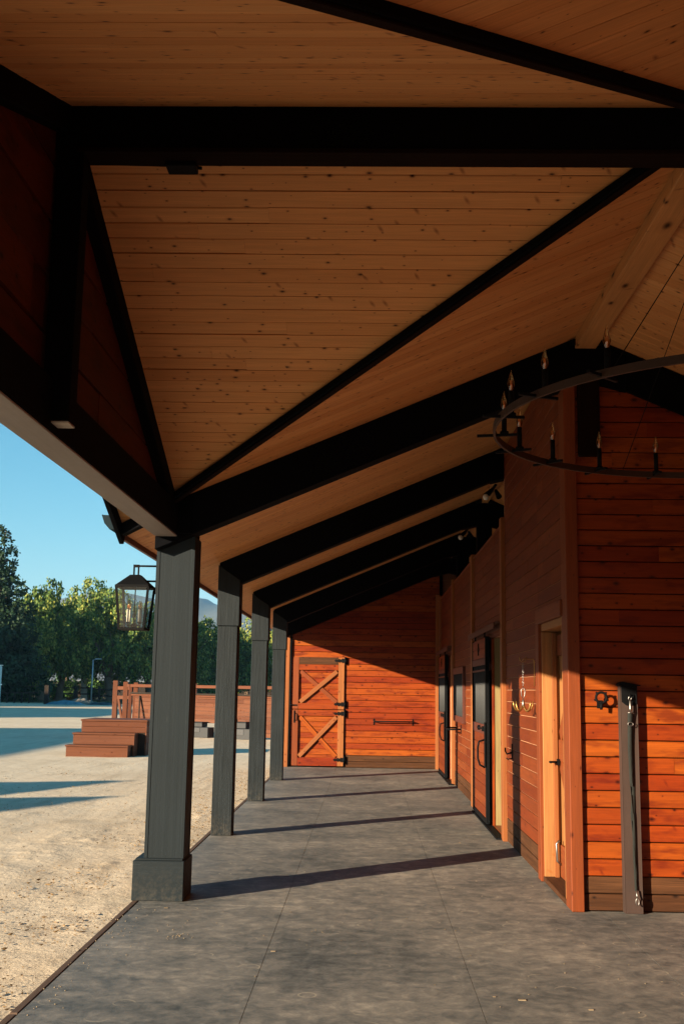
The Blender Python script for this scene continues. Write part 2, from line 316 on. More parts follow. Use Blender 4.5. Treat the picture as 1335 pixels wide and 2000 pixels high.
def plank(name, poly, M, th, mat, parent, cham=.004):
    """convex poly in the local (u,v) plane, visible face at w=0, body behind it"""
    n = len(poly)
    area = sum(poly[i - 1][0] * poly[i][1] - poly[i][0] * poly[i - 1][1] for i in range(n))
    if area < 0: poly = poly[::-1]
    if abs(area) < 2e-3: return None
    cu = sum(p[0] for p in poly) / n; cv = sum(p[1] for p in poly) / n
    pv = [(p[0] - cu, p[1] - cv) for p in poly]; M2 = M @ Matrix.Translation((cu, cv, 0))
    b = MB(); b.add([(x, y, 0) for x, y in pv] + [(x, y, -th) for x, y in pv], [tuple(range(n)), tuple(range(2 * n - 1, n - 1, -1))] + [(i, n + i, n + (i + 1) % n, (i + 1) % n) for i in range(n)])
    me = bpy.data.meshes.new(name); me.from_pydata(b.v, [], b.f); bm = bmesh.new(); bm.from_mesh(me); bmesh.ops.recalc_face_normals(bm, faces=bm.faces)
    if cham:
        es = [e for e in bm.edges if all(abs(v.co.z) < 1e-6 for v in e.verts) and abs(e.verts[0].co.x - e.verts[1].co.x) > abs(e.verts[0].co.y - e.verts[1].co.y)]
        bmesh.ops.bevel(bm, geom=es, offset=cham, segments=1, affect='EDGES', clamp_overlap=True)
    bm.to_mesh(me); bm.free(); me.materials.append(mat)
    return link(bpy.data.objects.new(name, me), M2, parent)
def planks(name, poly, M, pitch, mat, parent, v0=None, gap=.0015, th=.018, lens=None, cham=.004, mats=None, holes=(), rnd=R_, proud=.0):
    vs = [p[1] for p in poly]; lo = min(vs) if v0 is None else v0; k = 0; out = []
    while lo < max(vs) - .004:
        st = clip(clip(poly, 0, 1, lo + gap), 0, -1, -(lo + pitch - gap))
        if len(st) >= 3:
            us = [p[0] for p in st]; a0, a1 = min(us), max(us); cuts = [a0, a1]
            if lens:
                x = a0 + rnd.uniform(.2, lens)
                while x < a1 - .3: cuts.append(x); x += lens * rnd.uniform(.7, 1.3)
            vm0, vm1 = lo, lo + pitch; segs = []
            cuts = sorted(cuts)
            for c0, c1 in zip(cuts, cuts[1:]): segs.append((c0, c1))
            for (h0, h1, z0, z1) in holes:
                ns = []
                for c0, c1 in segs:
                    if min(vm1, z1) - max(vm0, z0) > pitch * .5 and h0 < c1 and h1 > c0:
                        if h0 > c0: ns.append((c0, h0))
                        if h1 < c1: ns.append((h1, c1))
                    else: ns.append((c0, c1))
                segs = ns
            for c0, c1 in segs:
                pp = clip(clip(st, 1, 0, c0 + .0004), -1, 0, -(c1 - .0004))
                if len(pp) >= 3:
                    MM = M @ Matrix.Translation((0, 0, rnd.uniform(-1, 1) * proud)) if proud else M
                    o = plank(name, pp, MM, th, (mats(k, lo) if mats else mat), parent, cham)
                    if o: out.append(o)
        lo += pitch; k += 1
    return out
# ================================================================== GROUND
def ground():
    def axis(fine0, fine1, step, lo, hi, grow=1.12):
        a = []; x = fine0
        while x < fine1: a.append(x); x += step
        a.append(fine1); d = step; x = fine1
        while x < hi: d *= grow; x += d; a.append(min(x, hi))
        d = step; x = fine0; b = []
        while x > lo: d *= grow; x -= d; b.append(max(x, lo))
        return b[::-1] + a
    xs = axis(-6.0, -1.70, .045, -6000, 6000, 1.13); ys = axis(4.6, 13.0, .045, -6000, 9000, 1.085)
    vs = []; nx = len(xs)
    for y in ys:
        for x in xs:
            z = -.035
            if x < -1.6 and x > -40 and -10 < y < 80:
                f = noise.noise(Vector((x * .5, y * .5, 0))) * .018 + noise.noise(Vector((x * 2.3, y * 2.3, 3))) * .010
                rut = math.sin((x + .12 * math.sin(y * .35)) * 5.2) * .004 * max(0, 1 - abs(x + 3.6) / 2)
                cl = max(0, noise.noise(Vector((x * 7, y * 7, 9)))) ** 1.4 * .034 * max(0, min(1, (noise.noise(Vector((x * .8, y * .5, 5))) + .25) * 1.6))
                near = max(0, 1 - max(0, y - 13) / 25)
                z += (f + rut + cl * (1 if -3.4 < x else .35)) * near + .012 * math.exp(-((x + 1.8) / .3) ** 2)
                z = min(z, -.004)
            if x > -1.6 and -6 < y < 24: z = -.12
            vs.append((x, y, z))
    fs = [(j * nx + i, j * nx + i + 1, (j + 1) * nx + i + 1, (j + 1) * nx + i) for j in range(len(ys) - 1) for i in range(nx - 1)]
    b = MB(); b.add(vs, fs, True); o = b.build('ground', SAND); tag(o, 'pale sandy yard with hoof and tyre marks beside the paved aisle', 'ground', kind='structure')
ground()
# paved aisle: base with separate slabs on it
pav = MB().box(-1.69, 8.4, -13.0, 23.6, -.3, -.004).build('pavement', paint('mortar', (.26, .215, .155), rough=.9)); tag(pav, 'dark worn paving of the covered aisle', 'pavement', kind='structure')
pm = Matrix.Identity(4)
for cx0, cx1 in ((-1.688, -.59), (-.59, .61), (.61, 1.77), (1.77, 2.97), (2.97, 4.2)):
    y = -4.9 + (0 if cx0 < 0 else .6)
    while y < 23.5:
        y1 = min(y + (13.3 if cx0 < -1 else 30 if cx0 < 1.6 else 14.0), 23.55)
        if cx0 < 1.6 or y < 8.0:
            if cx0 > 1.6: y1 = min(y1, 8.6)
            c = R_.uniform(-.0012, .0012)
            plank('paving_slab', [(cx0 + .0016, y + .0006), (cx1 - .0016, y + .0006), (cx1 - .0016, y1 - .0006), (cx0 + .0016, y1 - .0006)], Matrix.Translation((0, 0, c)), .012, PAVE, pav, .0012)
        y = y1
edge = [MB().box(-1.735, -1.692, y0, y0 + 3.62, -.12, .002).build('edge_board', EDGEB, pav, .004, FY((-1.71, y0, 0))) for y0 in (-5.3, -1.66, 1.98, 5.62, 9.26, 12.9, 16.54, 20.18)]
for i, o in enumerate(edge):
    if i in (3, 4): o.rotation_euler.z += .002
# ================================================================== STABLE BUILDING
RX, RZ, SL, YR, EX = 1.73, 4.46, .429, 5.0, -2.03
ang = math.atan(SL); ca, sa = math.cos(ang), math.sin(ang)
KN = 1.095; angn = math.atan(SL / KN); can, san = math.cos(angn), math.sin(angn)
deckz = lambda x: RZ - SL * abs(x - RX)
YF = [8.42, 12.2, 15.9, 19.5, 22.68]
WX = 1.55
B = thing('stable_building', 'timber stable with pine lined porch roof, charcoal posts and red board walls', 'building', (0, 12, 0))
# --- pine ceilings: a plane's local u runs along the boards
def lm(Mx, pts): Mi = Mx.inverted(); return [tuple((Mi @ Vector(p)).xy) for p in pts]
ML = frame((RX, 0, RZ), (ca, 0, sa), (0, -1, 0), (sa, 0, -ca))           # left slope of the main roof, visible side down
MR = frame((RX, 0, RZ), (ca, 0, -sa), (0, -1, 0), (-sa, 0, -ca))         # right slope
MCF = frame((0, YR, RZ), (1, 0, 0), (0, -ca, sa), (0, -sa, -ca))         # cross gable, far slope
MCN = frame((0, YR, RZ), (1, 0, 0), (0, -can, -san), (0, san, -can))     # cross gable, near slope
P_ = lambda x, y, yc=None: (x, y, deckz(x))
far_left = [P_(RX, YR), P_(EX, YR + RX - EX), P_(EX, 23.3), P_(RX, 23.3)]
near_left = [P_(RX, YR), P_(EX, YR - KN * (RX - EX)), P_(EX, -13.0), P_(RX, -13.0)]  # run on unseen behind the camera to keep sky light off the front wall
cf = [(RX, YR, RZ), (EX, YR, RZ), (EX, YR + RX - EX, deckz(EX))]
cn = [(RX, YR, RZ), (EX, YR, RZ), (EX, YR - KN * (RX - EX), deckz(EX))]
XR = 6.9
right = [P_(RX, -13.0), P_(XR, -13.0), P_(XR, 23.3), P_(RX, 23.3)]
def ceiling(nm, M, pts, pitch, board, lab, lens=None, boards_pts=None, far_pts=None):
    poly = lm(M, pts); n = len(poly)
    deck = MB(); up = 0.022
    deck.add([M @ Vector((x, y, -up)) for x, y in poly] + [M @ Vector((x, y, -up - .13)) for x, y in poly], [tuple(range(n)), tuple(range(2 * n - 1, n - 1, -1))] + [(i, n + i, n + (i + 1) % n, (i + 1) % n) for i in range(n)])
    d = deck.build('roof_deck', SHINGLE, B, 0, M); d['label'] = lab
    planks(board, lm(M, boards_pts) if boards_pts else poly, M, pitch, PINE, d, lens=lens, th=.019, cham=.0055, gap=.0022, proud=.0012)
    if far_pts:     # boards too far off to tell apart
        fp = lm(M, far_pts); b = MB(); lo = min(p[1] for p in fp); hi = max(p[1] for p in fp); u0 = min(p[0] for p in fp); u1 = max(p[0] for p in fp)
        while lo < hi - .01:
            v1 = min(lo + pitch, hi); vs = [(u0, lo + .004, 0), (u1, lo + .004, 0), (u1, v1 - .004, 0), (u0, v1 - .004, 0), (u0, lo + .002, -.018), (u1, lo + .002, -.018), (u1, v1 - .002, -.018), (u0, v1 - .002, -.018)]
            b.add([M @ Vector(p) for p in vs], [(0, 1, 2, 3), (7, 6, 5, 4), (0, 4, 5, 1), (1, 5, 6, 2), (2, 6, 7, 3), (3, 7, 4, 0)]); lo += pitch
        o = b.build('far_ceiling_boards', PINE, d, 0, M); o['kind'] = 'stuff'
    return d
PIT = .115
ceiling('main', ML, far_left, PIT, 'ceiling_board', 'pine lined main roof slope over the posts', None, [P_(RX, YR), P_(EX, YR + RX - EX), P_(EX, 19.5), P_(RX, 19.5)], [P_(RX, 19.503), P_(EX, 19.503), P_(EX, 23.3), P_(RX, 23.3)])
ceiling('mainN', ML, near_left, PIT, 'ceiling_board', 'pine lined main roof slope nearest the viewer', None, [P_(RX, YR), P_(-.9, YR - KN * (RX + .9)), P_(-.9, 1.6), P_(RX, 1.6)])
ceiling('crossF', MCF, cf, PIT, 'ceiling_board', 'pine lined far slope of the cross gable', 4.2)
ceiling('crossN', MCN, cn, PIT, 'ceiling_board', 'pine lined near slope of the cross gable', 4.2)
ceiling('right', MR, right, PIT, 'ceiling_board', 'pine lined roof slope beyond the ridge', None, [P_(RX, 3.9), P_(3.6, 3.9), P_(3.6, 9.0), P_(RX, 9.0)], [P_(RX, 9.003), P_(3.6, 9.003), P_(3.6, 23.2), P_(RX, 23.2)])
# --- ridge beams, valley beams
MB().box(RX - .085, RX + .085, YR + .05, YF[0] + .02, RZ - .125, RZ - .03).build('ridge_beam', PINEBEAM, B, .004, FY((RX, 6, RZ - .15)))['label'] = 'natural pine ridge beam above the ring chandelier'
MB().box(RX - .045, RX + .045, YF[0] + .2, 23.2, RZ - .10, RZ - .02).build('ridge_board', PINEBEAM, B, .003, FY((RX, 14, RZ - .05)))
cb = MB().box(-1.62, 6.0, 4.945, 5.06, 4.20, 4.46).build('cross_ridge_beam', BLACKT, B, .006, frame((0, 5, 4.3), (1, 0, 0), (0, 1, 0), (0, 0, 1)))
MB().box(-1.45, 1.9, 4.93, 5.075, 4.188, 4.212).build('bottom_strip', BROWNT, cb, .003, frame((0, 5, 4.3), (1, 0, 0), (0, 1, 0), (0, 0, 1)))
cond = MB().tube([(-1.40, 5.10, 4.215), (-1.0, 5.10, 4.205), (-.86, 5.10, 4.19)], .009); cond.build('conduit', IRON, cb)
MB().box(-1.03, -.88, 5.02, 5.12, 4.163, 4.198).build('junction_box', IRON, cb, .004)
dv = math.hypot(SL, math.sqrt(2)); 
for sgn, nm in ((1, 'far'), (-1, 'near')):
    a = Vector((RX - .02, YR + sgn * .02, RZ - .012)); b_ = Vector((-1.62, YR + sgn * (1 if sgn > 0 else KN) * (RX + 1.62), deckz(-1.62) - .012))
    off = Vector((0, 0, -.022 if sgn > 0 else -.002))
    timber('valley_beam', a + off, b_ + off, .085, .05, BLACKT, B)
    timber('valley_strip', a + off + Vector((0, 0, -.032)), b_ + off + Vector((0, 0, -.032)), .045, .013, BROWNT, B, bevel=.003)
# --- bents: post, sleeve, pair of rafters, ridge post
def rafter(y, x0, x1, dep, nm, th=.2, plumb=True):
    z0, z1 = deckz(x0) - .002, deckz(x1) - .002
    poly = [(x0, z0), (x1, z1), (x1, z1 - dep), (x0, z0 - dep)]
    d = Vector((x1 - x0, 0, z1 - z0)).normalized()
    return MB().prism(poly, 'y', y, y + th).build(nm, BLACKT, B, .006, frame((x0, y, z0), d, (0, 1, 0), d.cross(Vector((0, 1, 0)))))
for i, y in enumerate(YF):
    rafter(y, -1.675, RX, .335, 'rafter'); rafter(y, RX + .001, XR - .4, .335, 'rafter')
    # gusset under the apex
    MB().prism([(RX - .32, deckz(RX - .32) - .05), (RX, RZ - .06), (RX + .32, deckz(RX + .32) - .05), (RX + .32, deckz(RX + .32) - .345), (RX, RZ - .40), (RX - .32, deckz(RX - .32) - .345)], 'y', y - .012, y + .212).build('apex_plate', BLACKT, B, .004)
    MB().prism([(RX - .13, deckz(RX - .13) - .012), (RX, RZ - .035), (RX + .13, deckz(RX + .13) - .012), (RX + .13, deckz(RX + .13) - .05), (RX - .13, deckz(RX - .13) - .05)], 'y', y - .05, y - .014).build('ridge_hanger', IRON, B, .003)
    if 0 < i < 4:
        yy = y + (.02 if i == 1 else .06 if i == 2 else -.02)
        p = MB().box(-1.675, -1.448, y + .004, y + .222, .0, 2.30).build('post', POSTM, B, .008, FZ((-1.56, y + .1, i * 3.1)))
        s_ = MB(); s_.prism([(-1.685, 2.285), (-1.432, 2.285), (-1.432, deckz(-1.432) - .3), (-1.685, deckz(-1.685) - .02)], 'y', y - .018, y + .24); s_.build('post_sleeve', POSTM, B, .006, FZ((-1.56, y + .1, i * 3.7)))
        MB().box(RX - .11, RX + .11, y + .015, y + .185, 0, 4.15).build('ridge_post', BLACKT, B, .006, FZ((RX, y, 0)))
# first post: clad and set on a plinth, with corner beads
def clad_post(y0):
    x0, x1 = -1.676, -1.371; y1 = y0 + .30
    MB().box(x0 + .004, x1 - .004, y0 + .004, y1 - .004, .29, 2.79).build('clad_post', POST1, B, .003, FZ((-1.52, y0, 0)))
    for (a, b2) in ((x0, x0 + .028), (x1 - .028, x1)):
        for (c, d) in ((y0, y0 + .028), (y1 - .028, y1)):
            MB().box(a, b2, c, d, .292, 2.785).build('corner_bead', POST1, B, .003, FZ((a, c, 0)))
    MB().box(-1.75, -1.358, y0 - .045, y1 + .045, .0, .293).build('plinth', POST1, B, .005, frame((0, y0, .1), (1, 0, 0), (0, 1, 0), (0, 0, 1)))
    MB().box(-1.735, -1.372, y0 - .03, y1 + .03, .293, .308).build('plinth_cap', POST1, B, .004)
clad_post(8.535); clad_post(1.17)
PD = [(-1.60 + R_.uniform(-.07, .20), R_.uniform(.6, 2.6)) for _ in range(9)]
for i, (x, z) in enumerate(PD):
    MB().lathe((0, 0, 0), [(0, .004), (.005, .003), (.007, 0)], 7).build('nail_head', WHITE if i % 4 == 0 else POST1, B, 0, None) if False else None
# bracket on top of the first post where beam and rafter meet
MB().box(-1.67, -1.385, 8.40, 8.83, 2.79, 3.08).build('post_head', BLACKT, B, .006)
# --- cross gable end: tie beam, king post, rakes, board infill
tb = MB().box(-1.676, -1.59, 1.2, 8.5, 2.782, 3.035).build('tie_beam', BLACKT, B, .006, FY((-1.6, 4, 2.9)))
MB().box(-1.588, -1.50, 1.2, 8.5, 2.788, 3.038).build('tie_beam', BLACKT, B, .006, FY((-1.5, 4, 2.9)))
MB().box(-1.676, -1.502, 1.5, 8.53, 2.770, 2.7815).build('lit_underside', paint('bounce_lit_grey', (.24, .215, .20), rough=.7, var=.15, bump=.2), tb, .003, FY((-1.58, 4, 2.77)))  # paler than the beam: ground bounce light put into its underside colour
MB().box(-1.549, -1.415, 4.935, 5.06, 2.83, 4.40).build('king_post', BLACKT, B, .005, FZ((-1.5, 5, 3)))
MB().box(-1.512, -1.418, 4.94, 5.056, 2.822, 2.8295).build('king_post_foot', paint('bounce_lit_end', (.34, .31, .27), rough=.8), B)  # pale plate: ground light on the king post's underside, put into colour
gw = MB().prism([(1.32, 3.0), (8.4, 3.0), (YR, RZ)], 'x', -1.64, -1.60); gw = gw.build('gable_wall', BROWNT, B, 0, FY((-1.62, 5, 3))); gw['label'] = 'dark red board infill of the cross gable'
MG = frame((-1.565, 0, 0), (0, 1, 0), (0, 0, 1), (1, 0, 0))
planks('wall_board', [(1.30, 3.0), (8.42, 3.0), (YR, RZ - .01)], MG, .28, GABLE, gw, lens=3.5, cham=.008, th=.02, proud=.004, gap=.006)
for sgn in (1, -1):
    d0 = Vector((-1.535, YR + sgn * .02, RZ - .07)); kk = 1 if sgn > 0 else KN; d1 = Vector((-1.535, YR + sgn * 3.44 * kk, RZ - .07 - SL * 3.42))
    timber('rake_timber', d0, d1, .085, .14, BLACKT, B)
    # rake fascia and overhang outside the gable wall
    e0 = Vector((EX + .02, YR + sgn * .01, RZ + .0)); e1 = Vector((EX + .02, YR + sgn * (RX - EX + .02) * kk, deckz(EX) + .0))
    timber('rake_fascia', e0, e1, .04, .23, BLACKT, B)
    for k in range(4):
        t = .12 + .25 * k; c = d0.lerp(d1, t)
        timber('lookout', (EX + .03, c.y, c.z + .02), (-1.60, c.y, c.z + .02), .07, .09, BROWNT, B)
timber('lookout', (EX + .05, YR + RX - EX - .12, deckz(EX) - .0), (-1.64, 8.36, deckz(-1.64) - .06), .06, .10, BLACKT, B)
# --- main eave: fascia and gutter
for y0, y1 in ((YR + RX - EX, 23.3), (-13.0, YR - KN * (RX - EX))):
    MB().box(EX - .028, EX + .004, y0, y1, deckz(EX) - .045, deckz(EX) + .13).build('eave_fascia', DARKRED, B, .003)
    prof = [(EX - .03, 2.98), (EX - .03, 2.865), (EX - .085, 2.865), (EX - .105, 2.90), (EX - .13, 2.915), (EX - .145, 2.965), (EX - .155, 2.98), (EX - .15, 2.99), (EX - .14, 2.972), (EX - .122, 2.925), (EX - .098, 2.912), (EX - .08, 2.875), (EX - .037, 2.875), (EX - .037, 2.98)]
    MB().prism(prof, 'y', y0 - .02, y1 - .02).build('gutter', GUTTER, B)
    MB().prism([(EX - .03, 2.98), (EX - .03, 2.865), (EX - .085, 2.865), (EX - .13, 2.915), (EX - .155, 2.985)], 'y', y0 - .026, y0 - .0205).build('gutter_end', GUTTER, B)
# --- walls
def wall_thing(nm, lab, body, M):
    w = MB()
    for bx in body: w.box(*bx)
    o = w.build(nm, DARKRED, B, 0, M); o['label'] = lab; return o
WT = 3.49
cor = wall_thing('aisle_wall', 'long red board wall of the aisle with sliding stall doors',
    [(WX + .0125, WX + .12, 9.78, 12.3, 0, 4.33), (WX + .0125, WX + .12, 8.5, 9.78, 2.18, 4.33), (WX + .0125, WX + .12, 12.3, 13.44, 2.26, WT), (WX + .0125, WX + .12, 13.44, 19.32, 0, WT), (WX + .0125, WX + .12, 19.32, 20.32, 2.26, WT), (WX + .0125, WX + .12, 20.32, 22.9, 0, WT)], FY((WX, 10, 1)))
cor.data.materials[0] = paint('raw_tongue', (.44, .22, .12), rough=.8)
MW = frame((WX, 0, 0), (0, -1, 0), (0, 0, 1), (-1, 0, 0))
kickm = lambda m: (lambda k, lo: KICK if lo < .24 else m)
def wall_rect(y0, y1, z1, holes=(), lens=2.2):
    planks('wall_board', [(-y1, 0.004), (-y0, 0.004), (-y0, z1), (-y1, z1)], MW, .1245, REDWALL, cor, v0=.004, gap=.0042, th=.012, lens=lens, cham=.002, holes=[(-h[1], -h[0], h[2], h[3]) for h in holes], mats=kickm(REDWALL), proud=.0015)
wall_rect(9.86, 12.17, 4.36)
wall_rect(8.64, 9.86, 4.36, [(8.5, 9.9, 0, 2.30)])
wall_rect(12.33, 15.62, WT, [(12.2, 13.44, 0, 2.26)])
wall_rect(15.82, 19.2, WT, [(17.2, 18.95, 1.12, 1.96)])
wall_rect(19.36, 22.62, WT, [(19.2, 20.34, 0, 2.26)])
for (y0, y1, z1) in ((12.17, 12.33, 3.56), (15.62, 15.82, 3.56), (19.2, 19.36, 3.56)):
    MB().box(WX - .045, WX + .09, y0, y1, 0, z1).build('wall_post', TRIM, cor, .004, FZ((WX, y0, y0)))
MB().box(WX - .03, WX + .09, 22.62, 22.93, 0, 3.56).build('wall_post', TRIM, cor, .004, FZ((WX, 22.6, 2)))
MB().box(WX - .02, WX + .14, 12.34, 22.62, WT, WT + .02).build('wall_cap', TRIMRED, cor, .002, FY((WX, 12, WT)))
# front wall facing the viewer, corner post
fw = wall_thing('front_wall', 'red board wall facing the viewer at the aisle corner', [], FZ()) if False else None
FYW = 8.445
JOINT = paint('joint_dark', (.006, .003, .002), rough=.9, spec=.02)
fwm = MB().prism([(1.64, 0), (6.4, 0), (6.4, deckz(6.4)), (RX, RZ - .03), (1.64, deckz(1.64) - .03)], 'y', FYW + .016, FYW + .06).build('front_wall', JOINT, B); fwm['label'] = 'red board wall facing the viewer beside the aisle corner'
MF = frame((0, FYW, 0), (1, 0, 0), (0, 0, 1), (0, -1, 0))
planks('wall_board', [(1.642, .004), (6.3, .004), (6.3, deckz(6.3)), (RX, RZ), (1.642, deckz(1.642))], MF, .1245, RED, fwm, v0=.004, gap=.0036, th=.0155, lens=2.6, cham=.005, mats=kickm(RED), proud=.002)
MB().box(1.542, 1.638, 8.405, 8.635, 0, 4.05).build('corner_post', TRIMRED, B, .006, FZ((1.59, 8.5, 1.3)))
MB().box(1.66, 1.83, FYW - .055, FYW - .001, 3.45, 4.1).build('bracket_board', BROWNT, B, .005, FZ((1.7, 8.4, 3)))
# far end wall
YW = 22.92
ew = MB().prism([(-1.66, 0), (1.6, 0), (1.6, deckz(1.6)), (-1.66, deckz(-1.66))], 'y', YW + .016, YW + .07).build('end_wall', JOINT, B); ew['label'] = 'sunlit red board wall closing the far end of the aisle'
ME = frame((0, YW, 0), (1, 0, 0), (0, 0, 1), (0, -1, 0))
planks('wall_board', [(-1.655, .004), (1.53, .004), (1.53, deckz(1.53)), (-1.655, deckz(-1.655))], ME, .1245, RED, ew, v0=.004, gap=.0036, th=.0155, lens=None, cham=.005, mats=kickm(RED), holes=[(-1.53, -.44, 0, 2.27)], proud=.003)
MB().box(-1.685, -1.60, YW - .06, YW + .08, 0, 2.97).build('end_trim', TRIM, B, .004, FZ((-1.64, YW, 0)))
MB().tube([(-1.575, YW - .03, .0), (-1.575, YW - .03, 2.75)], .022).build('downpipe', IRON, B)
MB().box(1.45, 1.54, YW - .06, YW - .002, 0, 3.6).build('end_trim', TRIM, B, .004, FZ((1.5, YW, 4)))
# hidden sides of the stalls, closed against stray light; side wall added to darken the front
MB().box(6.3, 6.4, 8.5, 23.0, 0, deckz(6.4)).build('rear_wall', BARNW, B)
MB().prism([(1.6,0),(6.4,0),(6.4,deckz(6.4)),(RX,RZ-.02),(1.6,RZ-.08)], "y", 22.99, 23.06).build('rear_wall', BARNW, B)
MB().box(3.12, 3.22, -13.0, 8.42, 0, deckz(3.22)).build('shade_wall', RED, B, 0, FY((3.1, 0, 1)))['label'] = 'unseen red wall added on the right to darken the front wall'  # added out of view to cut light on the front wall
MB().box(WX + .12, WX + 4.8, 15.70, 15.78, 0, 2.6).build('stall_partition', OLIVE, B); MB().box(WX + .12, WX + 4.8, 19.28, 19.33, 0, 2.6).build('stall_partition', OLIVE, B)
# --- dutch door in the far wall
def dutch():
    D = MB().box(-1.525, -.445, YW + .0145, YW + .0157, .03, 2.26).build('dutch_door', BROWNT, B); D['label'] = 'split stable door with cross braces and black hinges'
    planks('door_board', [(-1.52, .035), (-.45, .035), (-.45, 2.255), (-1.52, 2.255)], ME @ Matrix.Translation((0, 0, -.002)), .112, RED, D, gap=.002, th=.012, cham=.004, proud=.002)
    t0, t1 = YW - .045, YW - .003
    def rail(x0, x1, z0, z1, m): MB().box(x0, x1, t0, t1, z0, z1).build('rail', m, D, .004, frame((x0, t0, z0), (1, 0, 0), (0, 1, 0), (0, 0, 1)))
    def stile(x0, x1, z0, z1, m): MB().box(x0, x1, t0 - .002, t1, z0, z1).build('stile', m, D, .004, FZ((x0, t0, z0 * 3)))
    for z0, z1 in ((.03, 1.165), (1.185, 2.255)):
        stile(-1.52, -1.40, z0, z1, TRIMRED); stile(-.575, -.45, z0, z1, TRIM)
        if z0 < 1: rail(-1.398, -.577, z0, z0 + .17, RED); rail(-1.398, -.577, z1 - .12, z1, RED)
        else: rail(-1.398, -.577, z0, z0 + .12, RED); rail(-1.398, -.577, z1 - .15, z1, KICK); rail(-1.398, -.577, z1 - .27, z1 - .152, RED)
        za = z0 + (.17 if z0 < 1 else .12); zb = z1 - (.12 if z0 < 1 else .27)
        m1, m2 = (TRIM, TRIMRED) if z0 > 1 else (TRIM, RED)
        timber('brace', (-1.37, t0 + .012, za + .02), (-.605, t0 + .012, zb - .02), .045 * 0 + .04, .085, m1, D, up=(0, 0, 1), bevel=.003)
        timber('brace', (-1.37, t0 + .03, zb - .02), (-.605, t0 + .03, za + .02), .02, .085, m2, D, up=(0, 0, 1), bevel=.003)
    for z in (.16, 1.10, 1.29, 2.19):
        h = MB(); h.prism([(-.43, z - .075), (-.395, z - .07), (-.395, z + .07), (-.43, z + .075)], 'y', YW - .03, YW - .005)
        h.prism([(-.445, z - .055), (-.475, z - .03), (-.49, z - .05), (-.53, z - .022), (-.56, z - .04), (-.60, z - .014), (-.63, z - .03), (-.665, z), (-.63, z + .03), (-.60, z + .014), (-.56, z + .04), (-.53, z + .022), (-.49, z + .05), (-.475, z + .03), (-.445, z + .055)], 'y', YW - .062, YW - .048)
        h.tube([(-.437, YW - .055, z - .08), (-.437, YW - .055, z + .08)], .014)
        h.build('hinge', IRON, D)
    MB().tube([(-1.475, YW - .05, .95), (-1.475, YW - .10, .97), (-1.475, YW - .10, 1.09), (-1.475, YW - .05, 1.11)], .011).box(-1.492, -1.458, YW - .053, YW - .045, .90, 1.15).build('handle', IRON, D)
    MB().box(-1.53, -1.43, YW - .058, YW - .046, 1.245, 1.275).tube([(-1.50, YW - .06, 1.26), (-1.56, YW - .09, 1.27)], .012).build('latch', IRON, D)
dutch()
# --- near side door, deep jamb
def near_door():
    D = MB().box(1.713, 1.735, 8.70, 9.68, .05, 2.10).build('side_door', BROWNT, B); D['label'] = 'orange plank door set deep in its frame by the corner'
    MD = frame((1.700, 0, 0), (0, 0, 1), (0, 1, 0), (-1, 0, 0))
    planks('door_board', [(.055, 8.70), (2.1, 8.70), (2.1, 9.68), (.055, 9.68)], MD, .14, YELLOW, D, gap=.002, th=.012, cham=.005)
    for z0, z1, m in ((.055, .32, TRIMRED), (1.02, 1.20, TRIMRED), (1.92, 2.10, TRIMRED)):
        MB().box(1.674, 1.699, 8.70, 9.62, z0, z1).build('ledge', m, D, .004, FY((1.69, 9, z0)))
    timber('brace', (1.687, 8.78, .34), (1.687, 9.54, 1.0), .13, .025, TRIMRED, D, up=(1, 0, 0), bevel=.003)
    timber('brace', (1.687, 9.54, 1.22), (1.687, 8.78, 1.90), .13, .025, TRIMRED, D, up=(1, 0, 0), bevel=.003)
    MB().box(WX - .028, WX + .012, 9.70, 9.86, 0.0, 2.20).build('casing', TRIMRED, B, .004, FZ((WX, 9.8, 0)))
    MB().box(WX - .0, 1.74, 9.685, 9.78, 0.03, 2.13).build('jamb', YELLOW, B, .004, FZ((1.6, 9.7, 5)))
    MB().box(1.635, 1.672, 9.645, 9.684, 0.03, 2.12).build('door_stop', TRIM, B, .003, FZ((1.7, 9.66, 7)))
    MB().box(WX - .028, WX + .012, 8.60, 9.86, 2.202, 2.33).build('casing', TRIMRED, B, .004, FY((WX, 9, 2.2)))
    MB().box(WX, 1.76, 8.6, 9.78, 2.135, 2.198).build('jamb', YELLOW, B, .004, FY((WX, 9, 2.1)))
    MB().box(WX, 1.76, 8.636, 8.70, 0.03, 2.13).build('jamb', YELLOW, B, .004, FZ((1.6, 8.6, 5)))
    MB().box(WX - .01, 1.77, 8.64, 9.70, .003, .045).build('threshold', KICK, B, .006, FY((1.6, 9, 0)))
    MB().box(1.655, 1.673, 9.56, 9.62, .985, 1.035).tube([(1.66, 9.59, 1.01), (1.59, 9.59, 1.01), (1.59, 9.52, 1.01)], .009).build('latch', IRON, D)
    MB().tube([(1.674, 9.57, .16), (1.64, 9.57, .19), (1.635, 9.57, .33), (1.66, 9.57, .36)], .010).build('door_hook', CHROME, D)
near_door()
